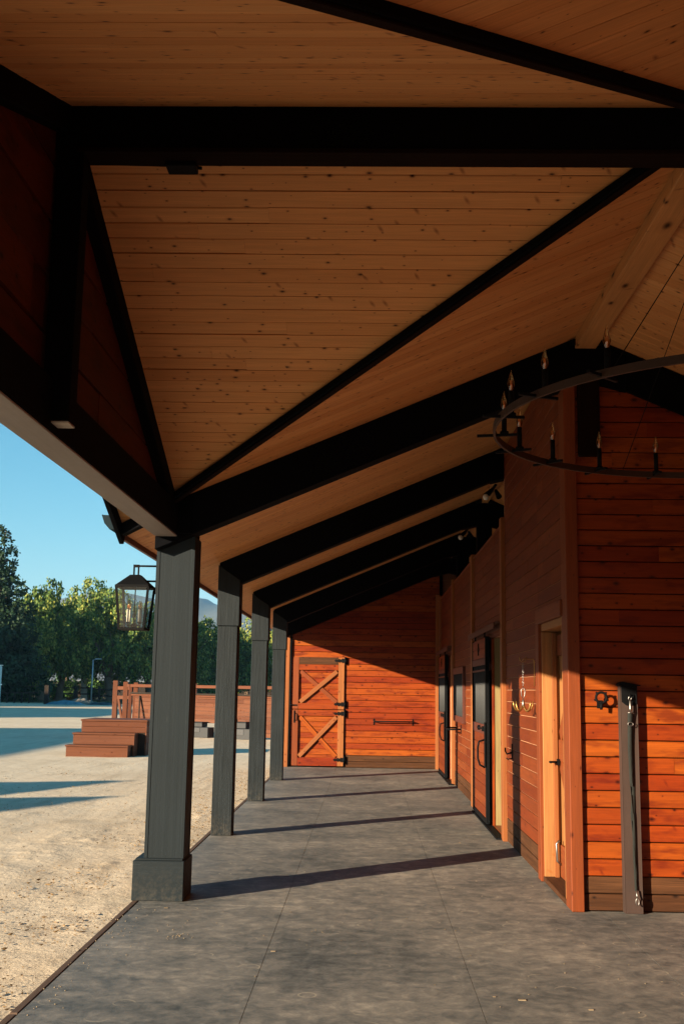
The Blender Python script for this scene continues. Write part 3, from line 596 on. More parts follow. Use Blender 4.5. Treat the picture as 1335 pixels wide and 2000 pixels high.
# --- sliding stall doors
def sliding(y0, y1, trk0, trk1, op0, op1, lab, first):
    X0, X1 = WX - .095, WX - .045; D = MB()
    for a, b2 in ((y0, y0 + .045), (y1 - .045, y1)): D.box(X0, X1, a, b2, .035, 2.27)
    D.box(X0, X1, y0 + .045, y1 - .045, .035, .09)
    D = D.build('sliding_door', IRON, B, .004); D['label'] = lab
    MD = frame((X0 + .006, 0, 0), (0, -1, 0), (0, 0, 1), (-1, 0, 0))
    planks('door_board', [(-(y1 - .047), .092), (-(y0 + .047), .092), (-(y0 + .047), 1.08), (-(y1 - .047), 1.08)], MD, .1245, REDWALL, D, gap=.002, th=.03, cham=.004)
    MB().box(X0, X1, y0 + .047, y1 - .047, 1.082, 1.20).build('mid_rail', DARKRED, D, .003)
    MB().box(X0, X1, y0 + .047, y1 - .047, 1.93, 2.01).build('top_rail', DARKRED, D, .003)
    MB().box(X0, X1, y0 + .047, y1 - .047, 1.85, 1.875).build('grille_rail', DARKRED, D, .002)
    n = int((y1 - y0 - .1) / .10)
    for k in range(n):
        yy = y0 + .075 + k * (y1 - y0 - .15) / (n - 1)
        MB().tube([(X0 + .025, yy, 1.20), (X0 + .025, yy, 1.93)], .011, 6).build('grille_bar', GRILLE, D)
    MB().box(X0 + .042, X1 + .01, y0 + .047, y1 - .047, 1.20, 1.85).build('grille_mesh', MESHD, D)
    planks('door_board', [(-(y1 - .047), 2.012), (-(y0 + .047), 2.012), (-(y0 + .047), 2.26), (-(y1 - .047), 2.26)], MD, .1245, RED, D, gap=.002, th=.03, cham=.004)
    ym = (y0 + y1) / 2
    em = MB(); em.prism([(ym - .075, 2.13), (ym - .03, 2.17), (ym - .02, 2.215), (ym + .02, 2.215), (ym + .03, 2.17), (ym + .075, 2.13), (ym + .03, 2.105), (ym + .02, 2.06), (ym - .02, 2.06), (ym - .03, 2.105)], 'x', X0 - .006, X0 + .004); em.build('emblem', IRON, D)
    # upright pull by the leading edge and a bolt on the mid rail
    MB().tube([(X0, y0 + .10, 1.02), (X0 - .07, y0 + .10, 1.0), (X0 - .085, y0 + .10, .93), (X0 - .085, y0 + .10, .80), (X0 - .06, y0 + .10, .72), (X0, y0 + .10, .69)], .012).build('pull_handle', IRON, D)
    MB().tube([(X0 - .02, y0 + .1, 1.15), (X0 - .02, y0 + .75, 1.15)], .011).box(X0 - .03, X0, y0 + .12, y0 + .18, 1.12, 1.18).box(X0 - .03, X0, y0 + .62, y0 + .68, 1.12, 1.18).build('bolt', IRON, D)
    MB().box(X0 - .014, X0, y0 - .012, y0 + .06, .70, 1.23).build('lock_plate', IRON, D, .003)
    for yy in (y0 + .25, y1 - .25): MB().box(X0 + .01, X0 + .03, yy - .03, yy + .03, 2.27, 2.345).build('hanger', IRON, D)
    tr = MB(); tr.prism([(WX - .115, 2.31), (WX - .115, 2.375), (WX - .10, 2.39), (WX - .04, 2.39), (WX - .025, 2.375), (WX - .025, 2.31), (WX - .035, 2.31), (WX - .035, 2.375), (WX - .105, 2.375), (WX - .105, 2.31)], 'y', trk0, trk1); tr.build('door_track', DARKRED, B, 0, FY((WX, trk0, 2.3)))
    MB().box(WX - .02, WX - .001, trk0, trk1, 2.30, 2.44).build('track_board', REDWALL, B, .003, FY((WX, trk0, 2.37)))
    # opening behind: far and near jambs, header, sill
    MB().box(WX + .022, WX + .20, op1 - .005, op1 + .06, .0, 2.25).build('door_jamb', OLIVE, B, .003, FZ((WX, op1, y0)))
    MB().box(WX - .012, WX + .02, op1 - .012, op1 + .06, .0, 2.25).build('jamb_trim', RED, B, .003, FZ((WX, op1, y0 + 2)))
    MB().box(WX + .0, WX + .20, op0 - .05, op0, .0, 2.25).build('door_jamb', OLIVE, B, .003, FZ((WX, op0, y0)))
    MB().box(WX - .005, WX + .16, op0, op1, .003, .02).build('door_sill', TRIMRED, B, .003, FY((WX, op0, 0)))
    MB().box(X0 - .01, X1 + .02, y0 - 1.1, y1, .002, .022).build('floor_guide', IRON, B)
sliding(13.40, 15.05, 12.36, 15.50, 12.40, 13.44, 'sliding stall door with grey grille nearer the viewer', 1)
sliding(20.28, 22.05, 19.40, 22.50, 19.40, 20.34, 'sliding stall door with grey grille at the far end', 0)
MB().box(WX - .0075, WX - .003, 15.2, 15.45, .86, 1.10).build('paper_notice', WHITE, B)['label'] = 'small white paper notice beside the sliding door'
# --- stall window
W_ = MB().box(WX - .012, WX + .03, 17.2, 18.95, 1.12, 1.96).build('window', MESHD, B); W_['label'] = 'grey barred stall window in the aisle wall'
for (a, b2, c, d) in ((17.12, 19.03, 1.10, 1.20), (17.12, 19.03, 1.88, 1.985), (17.12, 17.2, 1.2, 1.88), (18.95, 19.03, 1.2, 1.88)):
    MB().box(WX - .042, WX - .001, a, b2, c, d).build('frame', DARKRED, W_, .003)
for k in range(24):
    yy = 17.23 + k * .0735; MB().tube([(WX - .022, yy, 1.2), (WX - .022, yy, 1.88)], .009, 6).build('bar', GRILLE, W_)
# ================================================================== FIXTURES ON THE STABLE
def lantern():
    cx, cy, z0, z1 = -1.862, 8.66, 2.05, 2.385
    L = thing('wall_lantern', 'black lantern with four candle bulbs hanging from the nearest charcoal post', 'lantern', (cx, cy, z0))
    a0, a1 = .098, .128; t = .011
    f = MB()
    P0 = [(cx + i * a0, cy + j * a0, z0) for i, j in ((-1, -1), (1, -1), (1, 1), (-1, 1))]; P1 = [(cx + i * a1, cy + j * a1, z1) for i, j in ((-1, -1), (1, -1), (1, 1), (-1, 1))]
    for k in range(4):
        f.bar(P0[k], P1[k], t * 1.6, t * 1.6); f.bar(P0[k], P0[(k + 1) % 4], t * 2, t * 1.6); f.bar(P1[k], P1[(k + 1) % 4], t * 2, t * 1.8)
    f.build('frame', IRON, L)
    for k in range(4):
        g = MB(); g.add([P0[k], P0[(k + 1) % 4], P1[(k + 1) % 4], P1[k]], [(0, 1, 2, 3)]); g.build('pane', GLASS, L)
    MB().box(cx - a0, cx + a0, cy - a0, cy + a0, z0 - .008, z0 + .002).build('floor_plate', IRON, L)
    r = MB(); r.frustum((cx, cy, z1 + .006), .136, .136, (cx, cy, z1 + .098), .040, .040); r.build('roof', IRON, L, .002)
    h = MB()
    for s in (-1, 1): h.bar((cx + s * .018, cy, z1 + .095), (cx + s * .018, cy, z1 + .175), .012, .012)
    h.bar((cx - .024, cy, z1 + .172), (cx + .024, cy, z1 + .172), .016, .022); h.build('hanger', IRON, L)
    MB().tube([(cx, cy, z1 + .172), (-1.676, cy, z1 + .172)], .008).build('bracket_arm', IRON, L); MB().tube([(cx + .05, cy, z1 + .05), (-1.676, cy, z1 + .05)], .008).build('bracket_arm', IRON, L)
    MB().box(-1.692, -1.677, cy - .06, cy + .06, z1 - .06, z1 + .21).build('wall_plate', IRON, L, .003)
    MB().tube([(cx, cy, z0), (cx, cy, z1)], .005).lathe((cx, cy, z0), [(.001, .05), (.022, .04), (.026, .02), (.02, .005)], 10).build('stem', IRON, L)
    for i, j in ((-1, -1), (1, -1), (1, 1), (-1, 1)):
        px, py = cx + i * .045, cy + j * .03
        MB().tube([(cx, cy, z0 + .03), (px, py, z0 + .025), (px, py, z0 + .05)], .005).lathe((px, py, z0 + .045), [(.001, 0), (.014, 0), (.014, .01), (.001, .01)], 10).build('candle_arm', IRON, L)
        c = MB().lathe((px, py, z0 + .055), [(.001, 0), (.0095, 0), (.0095, .10), (.001, .10)], 10).build('candle', CANDLE, L)
        MB().lathe((px, py, z0 + .155), [(.005, 0), (.010, .012), (.014, .03), (.010, .05), (.003, .068), (.0005, .072)], 10).build('bulb', BULB, c)
        MB().tube([(px, py, z0 + .158), (px - .003, py, z0 + .19), (px + .003, py, z0 + .19), (px, py, z0 + .16)], .002, 5).build('filament', FILAM, c)
lantern()
def chandelier():
    cx, cy, z, r = 1.75, 4.88, 2.825, 1.165
    C = thing('ring_chandelier', 'large iron ring chandelier with flame bulbs on upright candles', 'chandelier', (cx, cy, z))
    n = 96; vs = []; fs = []
    for k in range(n):
        a = 2 * math.pi * k / n; c, s = math.cos(a), math.sin(a)
        for rr, zz in ((r - .006, -.017), (r + .006, -.017), (r + .006, .017), (r - .006, .017)): vs.append((cx + rr * c, cy + rr * s, z + zz))
        m = ((k + 1) % n) * 4
        for q in range(4): fs.append((k * 4 + q, m + q, m + (q + 1) % 4, k * 4 + (q + 1) % 4))
    b = MB(); b.add(vs, fs, False); b.build('ring', RUST, C)
    hub = Vector((RX, YR, 4.05))
    for a in (106, 226, 346):
        a = math.radians(a); MB().tube([(cx + r * math.cos(a), cy + r * math.sin(a), z + .02), hub], .0022, 5).build('cable', IRON, C)
    MB().tube([hub, hub + Vector((0, 0, .16))], .012).lathe(tuple(hub), [(.001, -.02), (.03, -.01), (.03, .02), (.001, .03)], 12).build('hanger_hub', IRON, C)
    for k in range(20):
        a = math.radians(97 + 18 * k); d = Vector((math.cos(a), math.sin(a), 0)); p = Vector((cx, cy, z)) + d * (r - .045)
        if p.x > 3.2: pass
        arm = MB(); arm.bar(p - d * .06 + Vector((0, 0, -.005)), p + d * .13 + Vector((0, 0, -.005)), .014, .012); arm.lathe(tuple(p), [(.001, .0), (.021, .002), (.021, .012), (.001, .012)], 10); arm.build('candle_arm', IRON, C)
        c = MB().lathe((p.x, p.y, p.z + .01), [(.001, 0), (.0125, 0), (.0125, .105), (.001, .105)], 10).build('candle', IRON, C)
        MB().lathe((p.x, p.y, p.z + .115), [(.006, 0), (.012, .012), (.0165, .032), (.012, .055), (.004, .085), (.0006, .10)], 12).build('bulb', BULB, c)
        MB().tube([(p.x, p.y, p.z + .115), (p.x - .004, p.y, p.z + .165), (p.x + .004, p.y, p.z + .165), (p.x + .001, p.y, p.z + .118)], .0026, 5).build('filament', FILAM, c)
chandelier()
def spot(y, lab):
    S = thing('ceiling_spotlight', lab, 'spotlight', (RX, y, 4.33), 'spotlights along the ridge')
    MB().bar((RX - .02, y - .25, 4.35), (RX - .02, y + .55, 4.35), .03, .025).build('track', IRON, S)
    for dx, dy, w in ((-.14, -.05, 1), (.05, .05, 0)):
        p = Vector((RX + dx * .3, y + dy, 4.33)); q = Vector((RX + dx, y + dy - .10, 4.22))
        MB().tube([p, q], [.02, .042]).build('lamp_head', IRON, S)
        if w: MB().lathe((q.x, q.y, q.z - .02), [(.001, -.045), (.032, -.032), (.045, 0), (.032, .032), (.001, .045)], 12).build('globe_bulb', WHITE, S)
spot(14.6, 'black twin spotlight with white globe bulb on the nearer ridge bay'); spot(18.55, 'black twin spotlight with white globe bulb on the farther ridge bay')
# hanging four arm tack hook on a swing bracket
def tack_hook():
    X, Y = 1.43, 10.02; T = thing('tack_hook', 'brass four armed tack hook hanging on a chain from a wall bracket', 'hook', (X, Y, 1.48))
    br = MB(); br.tube([(WX - .012, Y + .03, 1.66), (WX - .012, Y + .03, 1.885), (WX - .02, Y + .03, 1.90), (X + .01, Y, 1.90), (X - .005, Y, 1.885)], .0045, 6); br.build('swing_bracket', BRASS, T)
    MB().tube([(X - .03, Y, 1.92), (X - .025, Y, 1.885), (X, Y, 1.868), (X + .025, Y, 1.885), (X + .03, Y, 1.92)], .004, 6).build('top_hook', BRASS, T)
    ch = MB()
    for k in range(9):
        z = 1.855 - k * .024
        d = (.006, 0) if k % 2 else (0, .006)
        ch.tube([(X + d[0] * math.cos(t) , Y + d[1] * math.cos(t), z + .013 * math.sin(t)) for t in [i * math.pi / 4 for i in range(8)]], .0025, 5, True)
    ch.build('chain', CHROME, T)
    MB().tube([(X, Y, 1.645), (X - .018, Y, 1.615), (X - .014, Y, 1.57), (X, Y, 1.535), (X + .014, Y, 1.57), (X + .018, Y, 1.615)], .005, 6, True).lathe((X, Y, 1.48), [(.001, .055), (.010, .05), (.012, .02), (.016, .0), (.001, -.02)], 10).build('stem', CHROME, T)
    for k in range(4):
        a = math.radians(28 + 90 * k); d = Vector((math.cos(a), math.sin(a), 0)); c = Vector((X, Y, 1.49))
        pts = [c + d * rr + Vector((0, 0, zz)) for rr, zz in ((.004, -.004), (.024, -.040), (.055, -.060), (.087, -.044), (.105, -.008), (.109, .028))]
        MB().tube(pts, [.006, .008, .009, .008, .008, .005], 8).build('hook_arm', BRASS, T)
tack_hook()
def wall_latch():
    T = thing('halter_hook', 'small black iron hook screwed to the aisle wall below the brass tack hook', 'hook', (WX, 11.7, .93))
    MB().box(WX - .008, WX - .0015, 11.66, 11.72, .90, 1.06).build('back_plate', IRON, T, .002)
    MB().tube([(WX - .005, 11.69, .97), (WX - .06, 11.69, .955), (WX - .075, 11.69, .985), (WX - .075, 11.69, 1.02)], .009, 7).build('upper_prong', IRON, T)
    MB().tube([(WX - .005, 11.69, .91), (WX - .05, 11.69, .90), (WX - .065, 11.69, .915)], .007, 7).build('lower_prong', IRON, T)
wall_latch()
def blanket_bar(nm, lab, pts, plates):
    T = thing(nm, lab, 'rack', pts[0], 'blanket racks')
    MB().tube(pts, .0135, 8).build('bar', IRON, T)
    for b_ in plates: MB().box(*b_).build('wall_plate', IRON, T, .002)
blanket_bar('blanket_rack', 'long black blanket rack on the sunlit far wall beside the split door', [(.18, YW - .005, .955), (.18, YW - .11, .955), (.985, YW - .11, .955), (.985, YW - .005, .955)], [(.165, .195, YW - .012, YW - .001, .88, 1.01), (.97, 1.0, YW - .012, YW - .001, .88, 1.01)])
blanket_bar('blanket_rack', 'folded black blanket rack sticking out below the barred stall window', [(WX - .005, 17.9, .99), (WX - .17, 17.9, .985), (WX - .20, 17.95, .985), (WX - .20, 18.7, .985), (WX - .17, 18.75, .985), (WX - .005, 18.75, .99)], [(WX - .01, WX - .001, 17.86, 17.94, .92, 1.06), (WX - .01, WX - .001, 18.71, 18.79, .92, 1.06)])
# steel channel with lead
def channel():
    x0, x1, y = 1.925, 2.058, FYW - .001; T = thing('steel_channel', 'brown steel channel column standing against the red front wall', 'column', (1.99, y, 0))
    b = MB(); b.box(x0 + .006, x1 - .006, y - .072, y - .066, .004, 1.655); b.build('web', STEEL, T, 0, FZ((2, y, 0)))
    for a, c in ((x0, x0 + .006), (x1 - .006, x1)): MB().box(a, c, y - .074, y - .001, .004, 1.66).build('flange', STEEL, T, .001, FZ((a, y, 1)))
    cap = MB(); cap.prism([(x0 - .018, 1.66), (x1 + .02, 1.66), (x1 + .02, 1.668), (x0 + .02, 1.69), (x0 - .005, 1.68)], 'y', y - .095, y - .002); cap.build('cap', IRON, T)
    pl = MB(); n = [(x0 + .010, 1.66), (x1 - .004, 1.66), (x1 - .004, 1.525)] + [(x1 - .02 - .0 - i * .022, 1.513) for i in range(4)] + [(x0 + .012, 1.54)]
    pl.prism(n, 'y', y - .079, y - .073); pl.build('latch_plate', IRON, T, .002)
    MB().tube([(1.990, y - .078, 1.59), (1.990, y - .115, 1.60), (1.990, y - .12, 1.575), (1.990, y - .10, 1.56)], .006, 7).build('eye_hook', IRON, T)
    # scattered screws
channel()
def lead():
    x, y = 1.990, FYW - .115; T = thing('lead_strap', 'black webbing lead with snap hooks hanging down the brown steel channel', 'strap', (x, y, .1))
    def strap(pts, w, nm):
        b = MB(); vs = []
        for (px, py, pz, tw) in pts: dx = w * math.cos(tw) / 2; dy = w * math.sin(tw) / 2; vs += [(px - dx, py - dy, pz), (px + dx, py + dy, pz), (px + dx, py + dy + .003, pz), (px - dx, py - dy + .003, pz)]
        fs = []
        for i in range(len(pts) - 1):
            for q in range(4): fs.append((i * 4 + q, i * 4 + 4 + q, i * 4 + 4 + (q + 1) % 4, i * 4 + (q + 1) % 4))
        b.add(vs, fs, True); b.build(nm, WEB, T)
    strap([(x + .004, y + .01, 1.46, 0), (x + .003, y + .02, 1.36, .1), (x + .000, y + .022, 1.2, .2), (x + .006, y + .024, .95, .35), (x + .014, y + .024, .7, .9), (x + .013, y + .024, .45, .5), (x + .017, y + .02, .17, .7)], .040, 'outer_strap')
    strap([(x + .004, y + .016, 1.46, .1), (x + .010, y + .03, 1.2, .5), (x + .016, y + .032, .9, .9), (x + .006, y + .032, .72, .4), (x + .016, y + .028, .45, .8), (x + .020, y + .024, .17, .9)], .036, 'inner_strap')
    MB().tube([(x, y, 1.585), (x - .012, y, 1.565), (x, y, 1.545), (x + .012, y, 1.565)], .004, 6, True).lathe((x + .002, y, 1.47), [(.001, .08), (.009, .075), (.010, .02), (.012, .0), (.001, 0)], 10).build('upper_snap', CHROME, T)
    MB().tube([(x - .014, y + .008, 1.46), (x + .022, y + .008, 1.46)], .004, 6).build('upper_ring', CHROME, T)
    MB().tube([(x - .018 + .02 * math.cos(t) + .02, y + .006, 1.375 + .014 * math.sin(t)) for t in [i * math.pi / 5 for i in range(10)]], .0035, 6, True).build('slider', CHROME, T)
    MB().tube([(x + .018, y + .018, .175), (x + .016, y + .01, .14), (x + .018, y + .005, .12)], .006, 7).tube([(x + .018 + .012 * math.sin(t), y + .004, .095 + .026 * math.cos(t)) for t in [i * math.pi / 5 for i in range(10)]], .0042, 6, True).build('lower_snap', CHROME, T)
lead()
def tie_ring():
    x, y, z = 1.785, FYW - .075, 1.568; T = thing('tie_ring', 'black iron tie ring with four lugs on the red front wall', 'ring', (x, y, z))
    n = 20; MB().tube([(x + .040 * math.cos(2 * math.pi * k / n), y, z + .040 * math.sin(2 * math.pi * k / n)) for k in range(n)], .0095, 8, True).build('ring', IRON, T)
    for a in (45, 135, 200, 340):
        a = math.radians(a); MB().lathe((0, 0, 0), [(.001, 0)], 3) ; b = MB(); b.tube([(x + .04 * math.cos(a), y, z + .04 * math.sin(a)), (x + .057 * math.cos(a), y, z + .057 * math.sin(a))], .008, 7); b.build('lug', IRON, T)
    MB().tube([(x, y, z - .042), (x - .002, y, z - .09)], [.012, .010], 7).build('tail', IRON, T)
    MB().tube([(x, y, z - .05), (x, FYW - .002, z - .05)], .010, 7).box(x - .02, x + .02, FYW - .006, FYW - .001, z - .08, z - .02).build('wall_stud', IRON, T)
tie_ring()
# ================================================================== YARD
def mounting_block():
    T = thing('mounting_block', 'redwood mounting block with three steps on the sand', 'steps', (-6.1, 26, -.03))
    x0, x1 = -6.90, -5.36; zs = (-.04, .235, .50, .80)
    ys = (25.40, 25.75, 26.15, 27.55)
    spec = [(x0, -5.47, ys[0], ys[1], .235), (x0 + .06, -5.40, ys[1], ys[2], .50), (x0 + .14, -5.20, ys[2], ys[3], .80)]
    for i, (a, b, c, d, z) in enumerate(spec):
        Mf = frame((0, c, 0), (1, 0, 0), (0, 0, 1), (0, -1, 0))
        low = zs[i] if i else -.05
        planks('riser_board', [(a, low), (b, low), (b, z - .04), (a, z - .04)], Mf, (z - .04 - low) / (2 if i == 2 else 1) + .0005, DECKRED, T, th=.03, cham=.005)
        MB().box(a + .03, b - .03, c + .031, d, -.05, z - .042).build('core', DKWOOD, T)
        Ms = frame((b, 0, 0), (0, 1, 0), (0, 0, 1), (1, 0, 0))
        planks('side_board', [(c, -.05), (d, -.05), (d, z - .04), (c, z - .04)], Ms, .14, DECKRED, T, th=.03, cham=.005)
        yy = c - .035
        k = 0
        while yy < d - .02:
            y2 = min(yy + .14, d); MB().box(a - .02, b + .02, yy, y2 - .006, z - .04, z).build('tread_board', DECKRED, T, .006, frame((a, yy, z), (1, 0, 0), (0, 1, 0), (0, 0, 1))); yy += .14
mounting_block()
def pen():
    # board walled riding pen: a straight run beyond the posts, gate posts at its left end
    T = thing('riding_pen', 'redwood board wall of the riding pen with posts and top rail', 'fence', (-4.5, 34, 0))
    A = Vector((-8.55, 38.2, 0)); Bp = Vector((1.5, 32.6, 0)); d = (Bp - A); Ln = d.length; d.normalize(); nrm = Vector((d.y, -d.x, 0))
    if nrm.y > 0: nrm = -nrm
    M = frame(A, d, (0, 0, 1), nrm)
    tiltM = M @ Matrix.Rotation(math.radians(0), 4, 'X')
    planks('wall_board', [(.55, .03), (Ln, .03), (Ln, 1.33), (.55, 1.33)], M, .131, DECKRED, T, th=.03, lens=2.6, cham=.006, holes=[(h, h + .75, -.1, .36) for h in (3.4, 5.15, 7.6)], proud=.004)
    q = lambda u, w, z: M @ Vector((u, z, w))
    timber('cap_rail', q(.5, .02, 1.36), q(Ln, .02, 1.36), .17, .05, DKWOOD, T)
    timber('skirt_rail', q(.5, .03, 1.305), q(Ln, .03, 1.305), .04, .07, DECKRED, T)
    timber('top_rail', q(.3, 0, 1.61), q(Ln, 0, 1.61), .12, .10, DECKRED, T)
    for u in [.62 + k * 1.28 for k in range(9)]:
        timber('post', q(u, -.07, -.05), q(u, -.07, 1.72), .15, .15, DECKRED, T)
    for u in (1.0, 4.9, 9.2):
        timber('batten', q(u - .12, .028, 1.27), q(u + .16, .34, .0), .05, .07, DKWOOD if u < 2 else PALEGREY, T)
    # gate frame at the left end
    for u, h in ((-.25, 1.78), (.22, 1.74)):
        timber('gate_post', q(u, .0, -.05), q(u, .0, h), .17, .17, DECKRED, T, bevel=.012)
    timber('gate_rail', q(-.16, .0, 1.52), q(.5, .0, 1.52), .06, .12, DECKRED, T); timber('gate_rail', q(-.16, .0, 1.2), q(.5, .0, 1.2), .06, .12, DECKRED, T)
    timber('gate_brace', q(-.1, .0, 1.15), q(.18, .0, .05), .05, .10, DECKRED, T)
    timber('gate_stile', q(.45, .02, -.02), q(.45, .02, 1.66), .09, .12, DECKRED, T)
    for i, (u, st) in enumerate(((3.42, 0), (5.17, 1), (7.62, 0))):
        S = thing('feed_bin', ('stacked dark plastic bins at the foot of the pen wall, left of the second post', 'stacked dark plastic bins at the foot of the pen wall, right of the second post', 'stacked dark plastic bins at the pen wall nearest the far door')[i], 'bin', tuple(q(u + .3, .3, -.03)), 'plastic bins along the pen wall')
        def bx(nm, u0, u1, w0, w1, z0, z1, m):
            vs = [q(a, w, z) for a in (u0, u1) for w in (w0, w1) for z in (z0, z1)]; b = MB(); b.add(vs, [(0, 1, 3, 2), (4, 6, 7, 5), (0, 4, 5, 1), (2, 3, 7, 6), (0, 2, 6, 4), (1, 5, 7, 3)]); return b.build(nm, m, S, .012)
        bx('lower_bin', u, u + .72, .05, .40, -.04, .30, GREYPL); bx('upper_bin', u + .02, u + .45, .06, .36, .305, .44 + .05 * st, GREYPL)
        bx('label_panel', u + .05, u + .40, .402, .412, .10 if st else .14, .28, PALEGREY); bx('lid', u + .0, u + .47, .04, .38, .44 + .05 * st + .002, .47 + .05 * st, GREYPL)
pen()
# ------------------------------------------------------------------ trees
def leaf_cloud(seed, lobes, n, size, droop, stretch, name, mat):
    r = random.Random(seed); vs = []; fs = []
    tot = sum(l[3] ** 2 for l in lobes)
    for (cx, cy, cz, rad, fz) in lobes:
        m = int(n * rad ** 2 / tot)
        ncl = max(6, m // 26)
        for c in range(ncl):
            a = r.uniform(0, 2 * math.pi); u = r.uniform(-1, 1); k = math.sqrt(1 - u * u); rr = rad * r.uniform(.72, 1.06)
            p = Vector((cx + rr * k * math.cos(a), cy + rr * k * math.sin(a), cz + rr * u * fz))
            spread = rad * .13
            for j in range(m // ncl):
                q = p + Vector((r.gauss(0, spread), r.gauss(0, spread), -abs(r.gauss(0, droop)) + r.gauss(0, spread * .6)))
                s = size * r.uniform(.6, 1.4); d = Vector((r.gauss(0, .5), r.gauss(0, .5), -stretch + r.gauss(0, .5))).normalized()
                nn = (q - Vector((cx, cy, cz))).normalized() + Vector((r.gauss(0, .45), r.gauss(0, .45), r.gauss(0, .45))); w = d.cross(nn).normalized() * s * .34
                i = len(vs); e = d * s
                vs += [tuple(q), tuple(q + e * .5 + w), tuple(q + e), tuple(q + e * .5 - w)]; fs.append((i, i + 1, i + 2, i + 3))
    me = bpy.data.meshes.new(name); me.from_pydata(vs, [], fs); me.materials.append(mat); return me
def limb_tree(seed, H, r0, lean, fork_h, nlimb, spread, crown_z, mat):
    r = random.Random(seed); b = MB()
    top = Vector((lean, r.uniform(-.3, .3), fork_h))
    b.tube([(0, 0, -.4), (0, 0, .25), (lean * .3, 0, fork_h * .45), top], [r0 * 1.5, r0 * 1.12, r0 * .95, r0 * .85], 10); ends = []
    for k in range(nlimb):
        a = 2 * math.pi * (k + r.uniform(-.25, .25)) / nlimb; d = spread * r.uniform(.55, 1)
        e = Vector((top.x + d * math.cos(a), top.y + d * math.sin(a), crown_z * r.uniform(.85, 1.2)))
        mid = top.lerp(e, .5) + Vector((0, 0, .35)); b.tube([top - Vector((0, 0, .2)), mid, e], [r0 * .55, r0 * .38, r0 * .14], 7); ends.append(e)
        e2 = e + Vector((r.uniform(-1.4, 1.4), r.uniform(-1.4, 1.4), r.uniform(1, 2.4))); b.tube([mid, e2], [r0 * .25, r0 * .06], 6)
    return b, ends
def make_tree(name, label, loc, seed, H, width, mat, bark, n=9000, size=.34, droop=.8, stretch=1.6, fork=.2, group=None, cb=.22, scale=1.0):
    T = thing(name, label, 'tree', loc, group); r = random.Random(seed)
    b, ends = limb_tree(seed, H, H * .036, r.uniform(-.8, .8), H * fork, 5, width * .33, H * .5, bark)
    bo = link(bpy.data.objects.new('trunk', b.mesh('trunk', bark)), Matrix.Translation(loc), T)
    lobes = []
    for k in range(15):
        t = k / 14; z = H * (cb + .14 + (.80 - cb - .02) * t); w = width * .5 * math.sin(math.pi * (.22 + .72 * t)) ** .8
        a = k * 2.4 + r.uniform(-.4, .4); rad = width * r.uniform(.17, .25) * (1 if t < .75 else .75)
        d = max(0, w - rad * .7); lobes.append((d * math.cos(a), d * math.sin(a), z * r.uniform(.94, 1.05), rad, r.uniform(.8, 1.25)))
    for k in range(9):     # hanging skirts
        a = 2 * math.pi * k / 9 + r.uniform(-.2, .2); d = width * .36 * r.uniform(.8, 1.1); lobes.append((d * math.cos(a), d * math.sin(a), H * (cb + .10) * r.uniform(.92, 1.15), width * .13, 1.15))
    me = leaf_cloud(seed + 5, lobes, n, size, droop, stretch, 'crown', mat)
    link(bpy.data.objects.new('crown', me), Matrix.Translation(loc), T); return T
def rx(px, Y): return (-.2946 + .000484 * (px - 100)) * Y
G = 'pepper trees along the far side of the yard'
PT = [  # px centre, distance, height, width, label
 (48, 110, 10.2, 6.5, 'round pepper tree half hidden by the dark conifer'),
 (92, 114, 12.9, 6.6, 'upright pepper tree right beside the dark conifer'),
 (128, 117, 10.6, 7.4, 'low weeping pepper tree with thick gnarled trunk behind the dark fence post'),
 (152, 124, 12.3, 7.0, 'weeping pepper tree left of the pale slender trunk'),
 (188, 126, 14.0, 8.4, 'tallest pepper tree with golden top behind the yard lamp'),
 (226, 119, 12.6, 7.6, 'pepper tree just left of the hanging lantern'),
 (258, 122, 11.6, 7.6, 'pepper tree right behind the hanging lantern'),
 (300, 124, 11.4, 8.0, 'pepper tree mostly hidden by the nearest charcoal post'),
 (352, 132, 11.0, 8.4, 'pepper tree just left of the gap between the first two posts'),
 (396, 138, 10.6, 8.0, 'pepper tree between the first and second charcoal posts'),
 (440, 142, 9.6, 8.4, 'pepper tree behind the second charcoal post'),
 (486, 150, 10.4, 9.0, 'pepper tree between the second and third charcoal posts'),
 (545, 150, 11.0, 10.0, 'pepper tree behind the farthest charcoal post')]
for i, (px, Y, H, w, lab) in enumerate(PT):
    make_tree('pepper_tree', lab, (rx(px, Y), Y, -.03), 40 + i, H, w, PEPPER, BARK, n=15000, size=.29, group=G, cb=.25 + .06 * ((i * 7) % 5) / 4, droop=.55)
# pale slender trunk standing among them
T = make_tree('young_eucalyptus', 'slender pale barked tree between the gnarled trunk and the lamp post', (rx(176, 121), 121, -.03), 71, 9.0, 5.0, PEPPER, BARKP, n=3000, size=.4, fork=.42, cb=.45)
